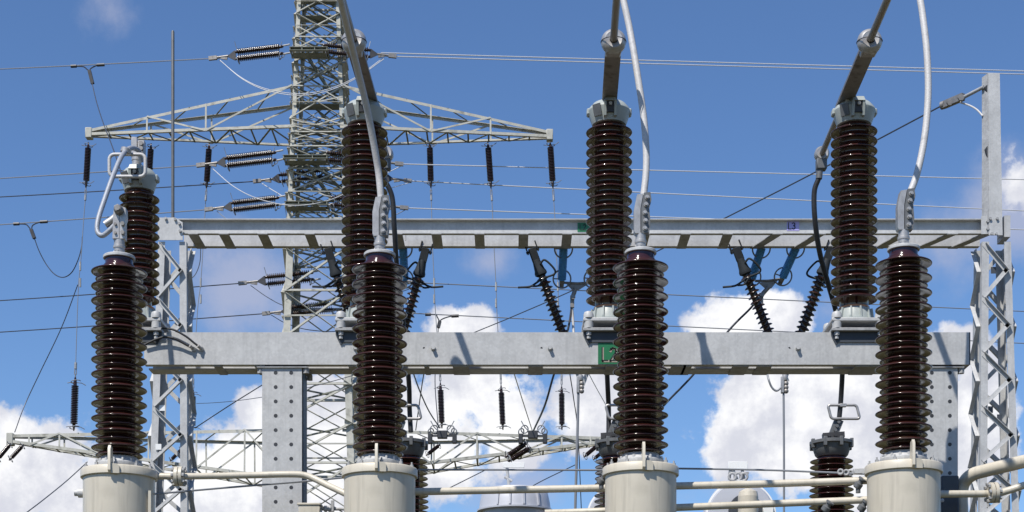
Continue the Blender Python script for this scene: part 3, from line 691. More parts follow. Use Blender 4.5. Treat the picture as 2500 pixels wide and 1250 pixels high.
# earth wire with strain clamp at the mast
a = P(2402,212,DG); bq = P(2352,238,DG+0.25)
t = thing('strain_clamp', 'grey strain clamp pulling the thin earth wire at the mast', 'clamp', a)
MB().tube([a,a.lerp(bq,0.5),bq],0.022,10).build('link_rod', galvd, t)
b = MB(); b.bar(P(2352,236,DG+0.25),P(2305,256,DG+0.5),0.06,0.085); b.bolt(P(2345,240,DG+0.2),(0,-1,0),0.04,0.03); b.bolt(P(2318,252,DG+0.4),(0,-1,0),0.04,0.03); b.cyl(P(2306,256,DG+0.5),P(2298,258,DG+0.53),0.05,12); b.build('clamp_body', alud, t)
px_cable('bonding_lead', [(2344,250,DG+0.25),(2368,258,DG+0.2),(2385,268,DG+0.1),(2399,283,DG+0.03)], 0.011, white_cable, 'short pale bonding lead curving from strain clamp to mast', 'cable', 8)
sagwire('earth_wire', P(2299,258,DG+0.53), P(480,985,58), 0.9, 0.010, wired, 'thin dark wire falling from the mast clamp towards lower left', 'wire')

# V insulators under the gantry beam
def make_strut(label):
    t = thing('suspension_insulator', label, 'insulator', (0,0,0), 'slanting insulators hanging under the gantry beam')
    b = MB(); b.box(-0.05,0.05,-0.03,0.03,-0.17,0.0,0.005); b.cyl((-0.085,0,-0.035),(0.085,0,-0.035),0.016,12); b.box(-0.075,-0.06,-0.035,0.035,-0.06,0.07); b.box(0.06,0.075,-0.035,0.035,-0.06,0.07)
    b.build('hanger', hardware, t)
    b = MB(); b.lathe([(0.045,-0.15),(0.05,-0.17),(0.066,-0.28),(0.078,-0.31),(0.078,-0.34),(0.05,-0.36)], seg=12); b.build('end_fitting', hardware, t)
    n = 17; zs = [(-0.40-0.064*i, 0.086) for i in range(n)]
    MB().lathe(shed_profile(zs, 0.046, -0.34, -0.40-0.064*n, 0.008, 0.020, 0.008), seg=32).build('insulator_sheds', porcd, t)
    b = MB(); b.lathe([(0.05,-0.41-0.064*n),(0.08,-0.43-0.064*n),(0.08,-0.49-0.064*n),(0.04,-0.52-0.064*n)], seg=16); b.bar((0,0,-0.49-0.064*n),(0,0,-0.70-0.064*n),0.05,0.03,(0,1,0)); b.build('lower_fitting', galv, t)
    b = MB(); b.tube(spline([(0.03,-0.05,-0.22),(0.10,-0.08,-0.20),(0.17,-0.09,-0.34),(0.15,-0.08,-0.40),(0.02,-0.10,-0.40)],6),0.013,8); b.tube(spline([(-0.02,-0.10,-0.40),(-0.10,-0.08,-0.42),(-0.19,-0.05,-0.43),(-0.33,-0.02,-0.385)],6),0.013,8)
    b.tube(spline([(0.02,-0.1,-0.40),(-0.08,-0.10,-0.46),(-0.16,-0.08,-0.44)],6),0.012,8)
    build_parts(b,'arcing_horn', hardware, t)
    return t
def hang(o, a, bpt, mirror=False):
    a, bpt = V(a), V(bpt); d = (bpt-a).normalized()
    zax = -d; xax = V((1,0,0)); xax = (xax-zax*xax.dot(zax)).normalized()
    if mirror: xax = -xax
    yax = zax.cross(xax)
    m = Matrix((xax,yax,zax)).transposed().to_4x4(); m.translation = a; o.matrix_world = m
ST = [((1040,606,DG+0.55),(988,802,DG+0.75),True,'slanting ribbed insulator right of the second transformer top'),
      ((800,606,DG+0.55),(862,800,DG+0.75),False,'slanting ribbed insulator in front of the pylon lattice'),
      ((1298,606,DG+0.55),(1377,822,DG+0.75),False,'slanting ribbed insulator left of the blue rod and middle post'),
      ((1545,606,DG+0.55),(1466,822,DG+0.75),True,'slanting ribbed insulator hidden behind the third transformer'),
      ((1796,604,DG+0.55),(1880,822,DG+0.75),False,'slanting ribbed insulator left of the two tilted blue rods'),
      ((2030,604,DG+0.55),(1953,822,DG+0.75),True,'slanting ribbed insulator behind the black drop cable')]
s0 = make_strut(ST[0][3]); 
for i, (a, c_, mi, lab) in enumerate(ST):
    o = s0 if i == 0 else copy_tree(s0)
    o['label'] = lab; hang(o, P(*a), P(*c_), mi)
# blue rod insulators with rings
def make_rod(label):
    t = thing('blue_insulator', label, 'insulator', (0,0,0), 'blue rod insulators behind the gantry beam')
    MB().lathe([(0.02,0.12),(0.028,0.08),(0.034,0.0),(0.02,-0.01)], seg=14).build('top_fitting', galvd, t)
    pr = [(0.03,0.0)]
    for i in range(22): pr += [(0.044,-0.008-i*0.0185),(0.055,-0.013-i*0.0185),(0.055,-0.017-i*0.0185),(0.044,-0.022-i*0.0185)]
    MB().lathe(pr+[(0.03,-0.42)], seg=20).build('blue_sheds', blue, t)
    MB().lathe([(0.02,-0.41),(0.034,-0.42),(0.028,-0.50),(0.02,-0.52)], seg=14).build('bottom_fitting', alud, t)
    for z in (-0.02,-0.40):
        b = MB(); b.ring((0,0,z),0.112,0.010,(0,-1,0.25),30); b.bar((-0.11,0,z),(-0.03,0,z),0.012,0.012); b.build('corona_ring', wireg, t)
    return t
RD = [((1376,604,DG+0.62),(1371,700,DG+0.9),'upright blue rod insulator left of the middle post'),
      ((984,604,DG+0.62),(988,700,DG+0.9),'blue rod insulator partly hidden behind the second transformer'),
      ((1458,604,DG+0.62),(1445,700,DG+0.9),'blue rod insulator hidden behind the middle post'),
      ((1860,604,DG+0.62),(1832,690,DG+0.9),'tilted blue rod insulator below the lilac L3 sign, left one of the pair'),
      ((1944,604,DG+0.62),(1906,688,DG+0.9),'tilted blue rod insulator hanging right below the lilac L3 sign')]
r0 = make_rod('x')
for i, (a, c_, lab) in enumerate(RD):
    o = r0 if i == 0 else copy_tree(r0)
    o['label'] = lab; hang(o, P(*a), P(*c_))
def yoke(a, m_, c_, tail, label):
    t = thing('yoke_plate', label, 'yoke plate', P(*m_), 'yokes joining the blue rods')
    b = MB(); A, C = P(*a), P(*c_); m = P(*m_)
    b.tube([A, A.lerp(C,0.5)+V((0,0,-0.01)), C], 0.016, 8); b.prism([A+V((0.05,0,-0.02)), C+V((-0.05,0,-0.02)), m+V((0.04,0,-0.07)), m+V((-0.04,0,-0.07))], (0,0.02,0)); b.build('plate', alud, t)
    b = MB(); T = P(*tail); b.tube([m+V((0,0,-0.06)), T], 0.028, 10); b.bar(T+V((0,0,0.03)), T+V((0.0,0,-0.12)), 0.05, 0.05, (0,1,0)); b.bolt(T+V((0.01,-0.025,0)),(0,-1,0),0.03,0.03); b.build('clamp', alud, t)
yoke((1374,690,DG+0.9),(1405,694,DG+0.9),(1444,690,DG+0.9),(1397,728,DG+0.9),'dark yoke with clamp under the upright blue rod')
yoke((1843,686,DG+0.9),(1876,690,DG+0.9),(1908,681,DG+0.9),(1858,722,DG+0.9),'dark yoke joining the two tilted blue rods')
px_cable('down_lead', [(1397,728,DG+0.9),(1393,770,DG+0.9),(1385,812,DG+0.9),(1373,860,DG+1.0),(1352,915,DG+1.2),(1330,990,DG+2),(1303,1050,DG+6)], 0.014, wired, 'dark down lead leaving the middle yoke', 'cable')
px_cable('down_lead', [(1395,735,DG+0.9),(1399,780,DG+0.9),(1402,830,DG+0.8),(1412,880,DG+0.4),(1417,915,DG+0.2)], 0.016, white_cable, 'pale down lead beside the dark one under the middle yoke', 'cable')
px_cable('down_lead', [(1858,722,DG+0.9),(1830,755,DG+0.95),(1780,806,DG+1.0),(1695,912,DG+1.2),(1630,980,DG+1.4),(1560,1055,DG+1.6),(1505,1115,DG+1.8)], 0.014, wired, 'dark down lead slanting left from the two tilted blue rods', 'cable')

# cast line clamps with droppers just below the lower beam
def line_clamp(px, py, label):
    D = 19.5; p = P(px,py,D)
    t = thing('line_clamp', label, 'clamp', p, 'cast clamps hanging under the lower beam')
    b = MB(); b.lathe([(0.02,0.0),(0.034,-0.01),(0.038,-0.04),(0.03,-0.07)], p+V((0.012,0,0)), seg=14); b.box(p.x-0.035,p.x+0.0,p.y-0.03,p.y+0.03,p.z-0.22,p.z-0.02,0.006); b.build('body', alu, t)
    b = MB()
    for k in range(3): b.lathe([(0.012,-0.03),(0.026,-0.02),(0.03,0),(0.026,0.02),(0.012,0.03)], p+V((0.026,0,-0.105-0.045*k)), (0,-1,0), 12)
    build_parts(b,'bolt', alud, t)
    b = MB(); b.cyl(p+V((0,0,0.0)),p+V((0,0,0.4)),0.012,8); b.build('hanger', galvd, t)
line_clamp(1415,915,'cast clamp under the beam between the second and third transformers')
line_clamp(1914,915,'cast clamp under the beam between the third and fourth transformers')
px_cable('dropper_wire', [(1412,958,19.5),(1410,1050,19.5),(1407,1150,19.5),(1404,1260,19.5),(1402,1400,19.5)], 0.016, wireg, 'thin grey dropper falling left of the third transformer', 'wire', 8)
px_cable('dropper_wire', [(1913,958,19.5),(1914,1100,19.5),(1914,1260,19.5),(1914,1400,19.5)], 0.013, wireg, 'thin grey dropper falling between the third and fourth transformers', 'wire', 8)
px_cable('lead_loop', [(1872,905,19.6),(1876,925,19.5),(1884,945,19.5),(1895,954,19.5),(1905,948,19.5),(1912,938,19.5)], 0.013, wireg, 'small curved lead hooked into the right cast clamp', 'cable', 8)

# ------------------------------------------------------------------ rear voltage transformers with dark heads (behind the front tanks)
DV = 18.5
def make_vt(px, label):
    x = S(px-CX,DV); y = DV
    t = thing('voltage_transformer', label, 'transformer', (x,y,0), 'darker voltage transformers in the second row')
    zz = lambda py: CZ+(HZ-py)/F*DV
    A = V((x,y,0))
    n = 20; pitch = S(13.9,DV); z1 = zz(1127)
    zs = [(z1-pitch*i, S(52+i*0.35,DV)) for i in range(n)]
    MB().lathe(shed_profile(zs, S(33,DV), zz(1112), z1-pitch*n, 0.006, 0.02, 0.011), A, seg=56).build('porcelain_sheds', porc, t, ang=60)
    MB().lathe([(0.17,0.02),(0.17,z1-pitch*n)], A, seg=32).build('lower_housing', slate, t)
    MB().lathe([(S(36,DV),zz(1116)),(S(40,DV),zz(1112)),(S(46,DV),zz(1094)),(S(47,DV),zz(1088)),(S(53,DV),zz(1086)),(S(53,DV),zz(1079)),(S(46,DV),zz(1077)),(S(20,DV),zz(1072))], A, seg=32).build('head_casting', castdk, t)
    b = MB()
    for i in range(8):
        a = 2*math.pi*i/8+0.3; b.box(x+S(50,DV)*math.cos(a)-0.02,x+S(50,DV)*math.cos(a)+0.02,y+S(50,DV)*math.sin(a)-0.02,y+S(50,DV)*math.sin(a)+0.02,zz(1096),zz(1074),0.004)
    build_parts(b,'head_lug', castdk, t)
    b = MB(); b.bar((x-S(22,DV),y,zz(1066)),(x+S(30,DV),y-0.02,zz(1063)),0.12,S(13,DV)); 
    for i in range(3): b.bolt((x-0.04+0.07*i,y-0.07,zz(1066)),(0,-1,0),0.018,0.02)
    tb = b.build('terminal_block', steeldk, t)
    b = MB(); b.bar((x+S(4,DV),y,zz(1062)),(x+S(18,DV),y,zz(1026)),0.10,0.07,(0,1,0))
    for k in range(3): b.bolt((x+S(8+k*4,DV),y-0.035,zz(1052-10*k)),(0,-1,0),0.02,0.02)
    b.build('cable_clamp', castdk, tb)
    round_rect((x+S(28,DV),y-0.05,zz(1008)), S(70,DV), S(33,DV), 0.03, 0.016, alu, 'corona_ring', t, -0.25)
    MB().box(x+S(18,DV),x+S(34,DV),y-0.07,y-0.02,zz(996),zz(988),0.004).build('ring_bracket', alu, t)
    return t
VL = ['dark headed voltage transformer right behind the second beige tank','dark headed voltage transformer left behind the third beige tank','dark headed voltage transformer left of the rightmost tank, rectangular ring above']
v0 = make_vt(2030, VL[2])
for px, lab in ((992,VL[0]),(1505,VL[1])):
    c = copy_tree(v0); c.location = (S(px-CX,DV),DV,0); c['label'] = lab
    for ch in c.children:
        if ch.name.split('.')[0] in ('corona_ring','ring_bracket','terminal_block'): ch.location.x += S(-30 if px < 1250 else -16, DV)

# ------------------------------------------------------------------ beige pipework
def pipe(name, pts, r, label, fl=None, m=None, group='beige pipes between the tanks'):
    ps = [P(*p) for p in pts]
    t = thing(name, label, 'pipe', ps[0], group)
    path = spline(ps, 8) if len(ps) > 2 else ps
    MB().tube(path, r, 20).build('pipe_run', m or beige, t)
    if fl:
        c = P(*fl[0]); d = V(fl[1]).normalized(); rr = fl[2]
        b = MB()
        for s_ in (-1,1): b.lathe([(r,s_*0.004),(rr,s_*0.004),(rr,s_*0.034),(rr*0.9,s_*0.038),(r*1.05,s_*0.05)], c, d, 28)
        f = b.build('pipe_flange', beige, t)
        b = MB(); u = d.orthogonal().normalized(); w_ = d.cross(u)
        for i in range(8):
            a = 2*math.pi*i/8; o = c+(u*math.cos(a)+w_*math.sin(a))*rr*0.82
            b.cyl(o-d*0.06,o+d*0.06,0.011,8); b.bolt(o-d*0.04,-d,0.018,0.02); b.bolt(o+d*0.04,d,0.018,0.02)
        build_parts(b,'bolt', galvd, f)
    return t
pipe('beige_pipe', [(370,1162,15.1),(430,1163,15.1),(520,1162,15.15),(620,1160,15.2),(700,1158,15.2),(742,1160,15.2),(770,1170,15.18),(800,1185,15.12),(832,1200,15.05),(860,1214,15.0)], 0.030, 'beige pipe with flange bending down into the second tank', ((437,1163,15.1),(1,0,0),0.090))
pipe('beige_pipe', [(1000,1201,15.3),(1250,1196,15.3),(1500,1191,15.25)], 0.034, 'long straight beige pipe between the second and third tanks')
pipe('beige_pipe', [(1630,1187,15.2),(1880,1181,15.15),(2150,1172,15.0)], 0.034, 'upper beige pipe between the third and rightmost tanks')
pipe('beige_pipe', [(1630,1240,15.2),(1880,1230,15.15),(2150,1219,15.0)], 0.033, 'lower beige pipe between the third and rightmost tanks')
pipe('beige_pipe', [(1330,1252,15.25),(1400,1250,15.25),(1500,1246,15.2)], 0.030, 'short beige pipe at the bottom edge left of the third tank')
pipe('beige_pipe', [(2348,1400,15.6),(2348,1260,15.6),(2347,1215,15.6),(2352,1182,15.58),(2372,1160,15.5),(2410,1148,15.4),(2510,1124,15.1),(2600,1100,14.9),(3200,950,14.0)], 0.062, 'thick beige pipe bending up towards the right edge')
pipe('beige_pipe', [(2260,1207,15.0),(2330,1206,15.05),(2425,1205,15.1),(2460,1198,15.1),(2520,1178,15.05),(2600,1150,15.0),(3200,1000,14.2)], 0.033, 'thin beige pipe with flange right of the rightmost tank', ((2424,1203,15.08),(1,0.05,0.05),0.095))
b = MB(); a = P(2296,1250,15.5); c_ = P(2338,1163,15.5); b.box(a.x,c_.x,15.45,15.8,2.2,c_.z,0.01); bx = tag(b.build('control_cabinet', slate, None, (a.x,15.6,2.2)), 'dark grey cabinet between the rightmost tank and the thick pipe', 'cabinet')
b = MB(); b.lathe([(0.018,0),(0.018,0.012),(0.01,0.016)], P(2300,1222,15.45), (0,-1,0), 16); b.build('cabinet_lock', galv, bx)
for s_ in (0,): 
    b = MB(); b.box(a.x+0.02,a.x+0.10,15.5,15.7,0.02,2.2); b.build('cabinet_post', galv, bx)
# thin rods between tanks
wire('tie_rod', [P(378,1206,15.0),P(560,1190,15.2),P(735,1176,15.35),P(850,1165,15.45)], 0.009, wireg, 'thin tie rod crossing below the flanged pipe', 'rod')
wire('tie_rod', [P(1020,1147,15.6),P(1250,1147,15.6),P(1500,1148,15.6)], 0.009, wireg, 'thin straight rod between the second and third tanks', 'rod')
wire('tie_rod', [P(1600,1143,15.6),P(1850,1147,15.4),P(2010,1153,15.2),P(2110,1157,15.0)], 0.009, wireg, 'thin rod fastened with a turnbuckle at the rightmost tank', 'rod')
t = thing('turnbuckle', 'small turnbuckle and bracket left of the rightmost tank', 'turnbuckle', P(2060,1155,15.1))
b = MB()
for px in (2052,2066,2076): b.ring(P(px,1152+(px-2052)*0.1,15.08),0.022,0.010,(0.3,1,0),14)
build_parts(b,'link', galvd, t); b = MB(); p = P(2096,1152,15.05); b.box(p.x-0.05,p.x+0.06,15.0,15.06,p.z-0.025,p.z+0.025,0.004); b.build('bracket', galv, t)
# small valve fittings on pipes at the rightmost tank
for px, py, lab in ((2095,1185,'small black pipe coupling left of the rightmost tank'),(2104,1240,'small valve under the lower pipe left of the rightmost tank'),(1468,1175,'small black fitting at the third tank\'s left pipe'),(2016,1242,'small grey valve under the lower pipe before the dark transformer')):
    p = P(px,py,15.0); b = MB()
    b.lathe([(0.03,-0.03),(0.04,-0.02),(0.04,0.02),(0.025,0.03),(0.025,0.055),(0.04,0.06),(0.04,0.075)], p, (0.4,-0.3,0.6), 12)
    b.cyl(p+V((0,0,-0.07)),p,0.022,10)
    tag(b.build('pipe_valve', castdk, None, p), lab, 'valve', 'small fittings on the beige pipes')
# ------------------------------------------------------------------ silver drums and small gear low behind the tanks
DS = 21.0
def drum(px, py, rpx, label, front=True):
    c = P(px,py,DS); r = S(rpx,DS)
    t = thing('breaker_drum', label, 'drum', V((c.x,c.y,0)), 'silver drums low behind the pipes')
    b = MB(); b.lathe([(r*0.5,-0.40),(r*0.96,-0.38),(r,-0.36),(r,0.5),(r*0.9,0.58)], c, (0,1,0), 56); d = b.build('drum_shell', silver, t)
    b = MB(); b.lathe([(r,-0.33),(r*1.06,-0.33),(r*1.06,-0.28),(r,-0.28)], c, (0,1,0), 56); b.build('rim_flange', whitep, d)
    if front:
        b = MB(); b.cyl(c+V((0.05,-0.62,-0.9)),c+V((0.05,-0.62,r*0.45)),r*0.30,28); b.lathe([(r*0.30,0),(r*0.27,0.06),(r*0.1,0.10)], c+V((0.05,-0.62,r*0.45)), (0,0,1), 28); b.build('neck_pipe', beige, t)
        b = MB(); b.lathe([(r*0.52,0),(r*0.52,0.02)], c+V((0.05,-0.42,r*0.1)), (0,1,0), 40); b.build('end_shade', slate, t)  # dark disc painted for the shade inside the drum end
        b = MB(); b.box(c.x+r*0.62,c.x+r*0.95,c.y-0.45,c.y-0.40,c.z,c.z+r*0.35,0.01); b.build('name_plate', whitep, t)
    MB().box(c.x-0.12,c.x+0.12,c.y-0.1,c.y+0.2,0.02,c.z-r*0.9).build('pedestal', galv, t)
    return t
drum(1800,1268,80,'silver drum with a beige neck pipe, left of the dark headed transformer')
drum(1500,1268,66,'silver drum mostly hidden behind the third tank', False)
c = P(1257,1250,DS)
t = thing('breaker_housing', 'silver flared housing under the long pipe between second and third tanks', 'housing', V((c.x,c.y,0)))
b = MB(); W0 = S(88,DS); W1 = S(77,DS); zt = CZ+(HZ-1195)/F*DS; zb = CZ+(HZ-1246)/F*DS
b.lathe([(W0*1.05,zb-0.02),(W0*1.05,zb),(W0,zb+0.005),(W0*0.97,zb+0.1),(W1*1.05,zt-0.06),(W1,zt-0.015),(W1*0.9,zt)], V((c.x,c.y,0)), seg=56)
sh = b.build('shell', silver, t)
b = MB()
for a in (-28,-8,14,40):
    d = V((math.sin(R(a)),-math.cos(R(a)),0)); b.bar(V((c.x,c.y,zb+0.01))+d*W0*0.99, V((c.x,c.y,zt-0.05))+d*W1*1.05, 0.025, 0.05, d)
b.build('ribs', silver, sh)
MB().lathe([(W0*0.9,0.02),(W0*0.9,zb-0.02)], V((c.x,c.y,0)), seg=40).build('lower_housing', silver, t)
def white_plate(x0,x1,y0,y1,D,label,post):
    a, c_ = P(x0,y1,D), P(x1,y0,D)
    t = thing('white_plate', label, 'plate', a, 'blank white plates above the silver gear')
    MB().box(a.x,c_.x,D-0.01,D+0.01,a.z,c_.z,0.003).build('panel', whitep, t)
    b = MB()
    for pp in post: q = [P(*z_, D+0.02) for z_ in pp]; b.tube(q, 0.02, 8)
    b.build('bracket', galv, t); return t
white_plate(1228,1280,1129,1142,DS,'blank white plate on a short post above the silver housing',[[(1238,1142),(1240,1166)],[(1232,1164),(1250,1175)],[(1240,1166),(1244,1195)]])
t = white_plate(1778,1825,1127,1148,DS,'blank white plate with clamps above the silver drum',[[(1783,1148),(1780,1172)],[(1790,1148),(1800,1172)],[(1812,1148),(1818,1175)],[(1800,1172),(1800,1205)]])
b = MB()
for px in (1788,1802,1816): b.ring(P(px,1164,DS-0.04),0.045,0.016,(0.2,1,0),16)
b.bar(P(1778,1155,DS-0.02),P(1828,1155,DS-0.02),0.02,0.03); build_parts(b,'clamp', galvd, t)
t = thing('valve_box', 'small beige valve box at the bottom edge left of the second tank', 'box', P(760,1250,15.4))
b = MB(); a, c_ = P(732,1262,15.4), P(784,1234,15.4); b.box(a.x,c_.x,15.3,15.5,a.z,c_.z-0.012,0.006); b.build('housing', beige, t)
b = MB(); b.box(a.x-0.012,c_.x+0.012,15.29,15.51,c_.z-0.011,c_.z+0.008,0.004); b.build('lid', beige, t)
b = MB(); 
for px in (790,800): b.lathe([(0.02,0),(0.032,0.01),(0.032,0.03),(0.02,0.04)], P(px,1242,15.38), (1,0,0), 12)
b.cyl(P(785,1243,15.4),P(845,1243,15.4),0.014,10); a2 = P(808,1222,15.38); b.box(a2.x,a2.x+0.03,15.36,15.4,P(0,1250,15.4).z,a2.z,0.003); b.build('fittings', galvd, t)

# ------------------------------------------------------------------ pylon
DT = 60.0; TCX = S(783-CX,DT)
zpy = lambda py: CZ+(HZ-py)/F*DT
LV = [(-230,44),(-120,47),(-55,49),(0,50.5),(58,52.5),(118,55),(178,57),(238,59.5),(313,62),(350,64),(385,66),(440,68),(495,70),(560,72),(630,74),(735,77),(850,81),(960,84),(1052,87),(1150,91),(1270,97),(1450,108),(1680,124),(1979,150)]
hw = lambda z: None
LZ = [(zpy(y), S(h,DT)) for y, h in LV]
def half(z):
    for (z1,h1),(z2,h2) in zip(LZ[:-1],LZ[1:]):
        if z <= z1+1e-6 and z >= z2-1e-6: return h1+(h2-h1)*(z1-z)/(z1-z2)
    return LZ[-1][1]
def corner(sx, sy, z): h = half(z); return V((TCX+sx*h, DT+sy*h, z))
pyl = thing('lattice_pylon', 'tall cream lattice pylon with two long crossarms in the background', 'pylon', (TCX,DT,0))
for sx in (-1,1):
    for sy in (-1,1):
        b = MB()
        for (z1,_),(z2,_) in zip(LZ[:-1],LZ[1:]):
            lw = 0.14 if z1 > zpy(600) else 0.25
            b.angle(corner(sx,sy,max(z2,0.0)), corner(sx,sy,z1), lw, 0.02, (-sx,0,0), (0,-sy,0))
        b.build('leg', pylonm, pyl)
def face(sgn, axis, name, m):
    b = MB(); nrm = V((0,sgn,0)) if axis == 'y' else V((sgn,0,0))
    cA = (lambda z: corner(-1,sgn,z)) if axis == 'y' else (lambda z: corner(sgn,-1,z))
    cB = (lambda z: corner(1,sgn,z)) if axis == 'y' else (lambda z: corner(sgn,1,z))
    rnd = random.Random(hash((sgn,axis == 'y')) & 7)
    for i in range(len(LZ)-1):
        z1, z2 = LZ[i][0], LZ[i+1][0]
        if z2 < 0: z2 = 0.3
        big = z1 < zpy(600); wd = 0.09 if big else 0.056
        p, q = cB(z1), cA(z2); d = q-p
        if name == 'front_bracing': b.angle(p+nrm*0.02, q+nrm*0.02, wd, 0.012, d.cross(nrm), nrm)          # flat to the face
        else: b.bar(p+nrm*0.05, q+nrm*0.05, 0.012, wd*1.8, nrm)
        p, q = cA(z1), cB(z2)
        b.bar(p+nrm*0.05, q+nrm*0.05, 0.012, wd*1.9, nrm); b.bar(p+nrm*0.035, q+nrm*0.035, wd*0.5, 0.012, nrm)   # standing out from the face
        if big and z1 > 1:
            for f, g_ in ((cA,cB),(cB,cA)):
                p = f(z1).lerp(f(z2),0.5); q = f(z1).lerp(g_(z2),0.5); b.bar(p+nrm*0.06, q+nrm*0.06, 0.05, 0.05, nrm) if i % 3 == 0 else None
        if i % 2 == 0 or (not big and i > 8):
            p, q = cA(z2), cB(z2); b.angle(p+nrm*0.07, q+nrm*0.07, wd, 0.012, (0,0,1), nrm)
        zm = (z1+z2)/2; mid = (cA(zm)+cB(zm))/2
        if not big and rnd.random() < 0.7:
            f, g_ = (cA,cB) if rnd.random() < 0.6 else (cB,cA)
            b.bar(f(zm)+nrm*0.065, f(z1).lerp(g_(z2),0.30)+nrm*0.065, 0.012, 0.06, nrm)
            b.bar(f(zm+0.2)+nrm*0.09, mid+nrm*0.09, 0.04, 0.012, nrm)
        if not big:                                                              # light secondary bars in the half panels
            ml, mr = cA(zm), cB(zm)
            b.bar(ml+nrm*0.08, mr+nrm*0.08, 0.012, 0.055, nrm)
            tp, bt = (cA(z1)+cB(z1))/2, (cA(z2)+cB(z2))/2
            for e0, e1 in ((ml,tp),(tp,mr)) if i % 2 else ((ml,bt),(mr,tp)): b.bar(e0+nrm*0.10, e1+nrm*0.10, 0.035, 0.012, nrm)
        if i % 2 == 0 or big:
            for f in (cA,cB):
                p = f(z2); ax = V((1,0,0)) if axis == 'y' else V((0,1,0)); dr = 1 if (cB(z2)-p).dot(ax)*(1 if f is cA else 1) > 0 else -1
                s_ = 0.16 if not big else 0.30
                b.prism([p+nrm*0.012+ax*dr*0.02+V((0,0,s_)), p+nrm*0.012+ax*dr*s_+V((0,0,s_*0.4)), p+nrm*0.012+ax*dr*s_+V((0,0,-s_*0.4)), p+nrm*0.012+ax*dr*0.02+V((0,0,-s_))], nrm*0.008)
    return b.build(name, m, pyl)
face(-1,'y','front_bracing',pylonm); face(1,'y','rear_bracing',pylonm); face(-1,'x','left_bracing',pylonm); face(1,'x','right_bracing',pylonm)
b = MB()
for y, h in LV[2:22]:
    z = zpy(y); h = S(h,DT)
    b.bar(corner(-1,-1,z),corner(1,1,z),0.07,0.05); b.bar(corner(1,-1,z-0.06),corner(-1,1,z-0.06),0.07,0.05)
build_parts(b,'diaphragm', pylon_shade, pyl)
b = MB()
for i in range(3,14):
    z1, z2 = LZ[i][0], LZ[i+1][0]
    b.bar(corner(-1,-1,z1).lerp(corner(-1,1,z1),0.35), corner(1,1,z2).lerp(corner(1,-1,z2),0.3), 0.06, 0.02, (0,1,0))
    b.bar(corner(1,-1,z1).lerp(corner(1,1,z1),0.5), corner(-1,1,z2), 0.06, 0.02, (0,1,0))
build_parts(b,'inner_brace', pylon_shade, pyl)
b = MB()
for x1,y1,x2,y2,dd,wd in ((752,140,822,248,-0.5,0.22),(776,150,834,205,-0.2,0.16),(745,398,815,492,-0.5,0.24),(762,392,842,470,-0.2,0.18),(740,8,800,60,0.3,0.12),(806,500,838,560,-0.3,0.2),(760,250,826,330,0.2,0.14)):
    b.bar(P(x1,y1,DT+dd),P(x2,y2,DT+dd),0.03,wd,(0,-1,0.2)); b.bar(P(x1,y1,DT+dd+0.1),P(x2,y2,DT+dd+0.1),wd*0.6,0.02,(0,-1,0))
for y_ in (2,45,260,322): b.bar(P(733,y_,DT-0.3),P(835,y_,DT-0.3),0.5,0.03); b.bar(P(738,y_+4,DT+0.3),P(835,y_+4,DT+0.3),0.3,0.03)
build_parts(b, 'inner_brace', pylon_shade, pyl)
def crossarm(side, tipx, tip_t, tip_b, root_t, root_b, xs, nm, lw=0.11, par=0, nplan=0):
    # side -1/+1; chords: near/far top and bottom from the tower to the tip
    arm_name = nm
    D1, D2 = DT-S(62,DT), DT+S(62,DT)
    tipD = DT
    rootx = 783+side*62
    def pt(px, zt, y): return V((S(px-CX,DT), y, zt))
    zt0, zb0 = zpy(root_t), zpy(root_b); zt1, zb1 = zpy(tip_t), zpy(tip_b)
    def top(f, sgn): h = half(zt0)*(1-f)+0.10*f; return V((S(rootx+(tipx-rootx)*f-CX,DT), DT+sgn*h, zt0+(zt1-zt0)*f))
    def bot(f, sgn): h = half(zb0)*(1-f)+0.12*f; return V((S(rootx+(tipx-rootx)*f-CX,DT), DT+sgn*h, zb0+(zb1-zb0)*f))
    b = MB()
    for sgn in (-1,1):
        b.angle(top(0,sgn),top(1,sgn),lw,0.014,(0,0,-1),(0,-sgn,0)); b.angle(bot(0,sgn),bot(1,sgn),lw,0.014,(0,0,1),(0,-sgn,0))
    a = b.build(nm, pylonm, pyl)
    b = MB()
    for sgn in (-1,1):
        pf = 0
        for k_, f in enumerate(xs):
            b.bar(top(f,sgn), bot(f,sgn), 0.06, 0.02, (0,1,0))
            u, v_ = (top(pf,sgn), bot(f,sgn)) if (k_+par) % 2 else (bot(pf,sgn), top(f,sgn))
            b.bar(u+V((0,sgn*0.02,0)), v_+V((0,sgn*0.02,0)), 0.06, 0.02, (0,1,0)); pf = f
    b.build('side_lacing', pylonm, a)
    b = MB(); pf = 0; k_ = 0
    fs = sorted(list(xs)+[(p+q)/2 for p, q in zip([0]+list(xs[:-1]), xs)])
    if nplan: fs = [(i+1)/(nplan+1) for i in range(nplan)]
    for f in fs:
        s1 = -1 if k_ % 2 else 1
        b.bar(bot(pf,s1), bot(f,-s1), 0.07, 0.016); b.bar(bot(f,1), bot(f,-1), 0.06, 0.016)
        if k_ % 2: b.bar(top(pf,s1), top(f,-s1), 0.05, 0.016)
        pf = f; k_ += 1
    build_parts(b, 'plan_lacing', pylon_shade, a)
    b = MB(); e = bot(1,0) if False else (bot(1,1)+bot(1,-1))/2; et = (top(1,1)+top(1,-1))/2
    b.box(e.x-0.12,e.x+0.12,DT-0.15,DT+0.15,min(e.z,et.z)-0.09,max(e.z,et.z)+0.06,0.02); b.build('tip_plate', pylonm, a)
    return top, bot
xsU = [0.42,0.71]
tl = crossarm(-1,218,318,333,232,335,xsU,'upper_crossarm',0.10,1,9)
trr = crossarm(1,1342,322,338,232,335,xsU,'upper_crossarm',0.10,1,9)
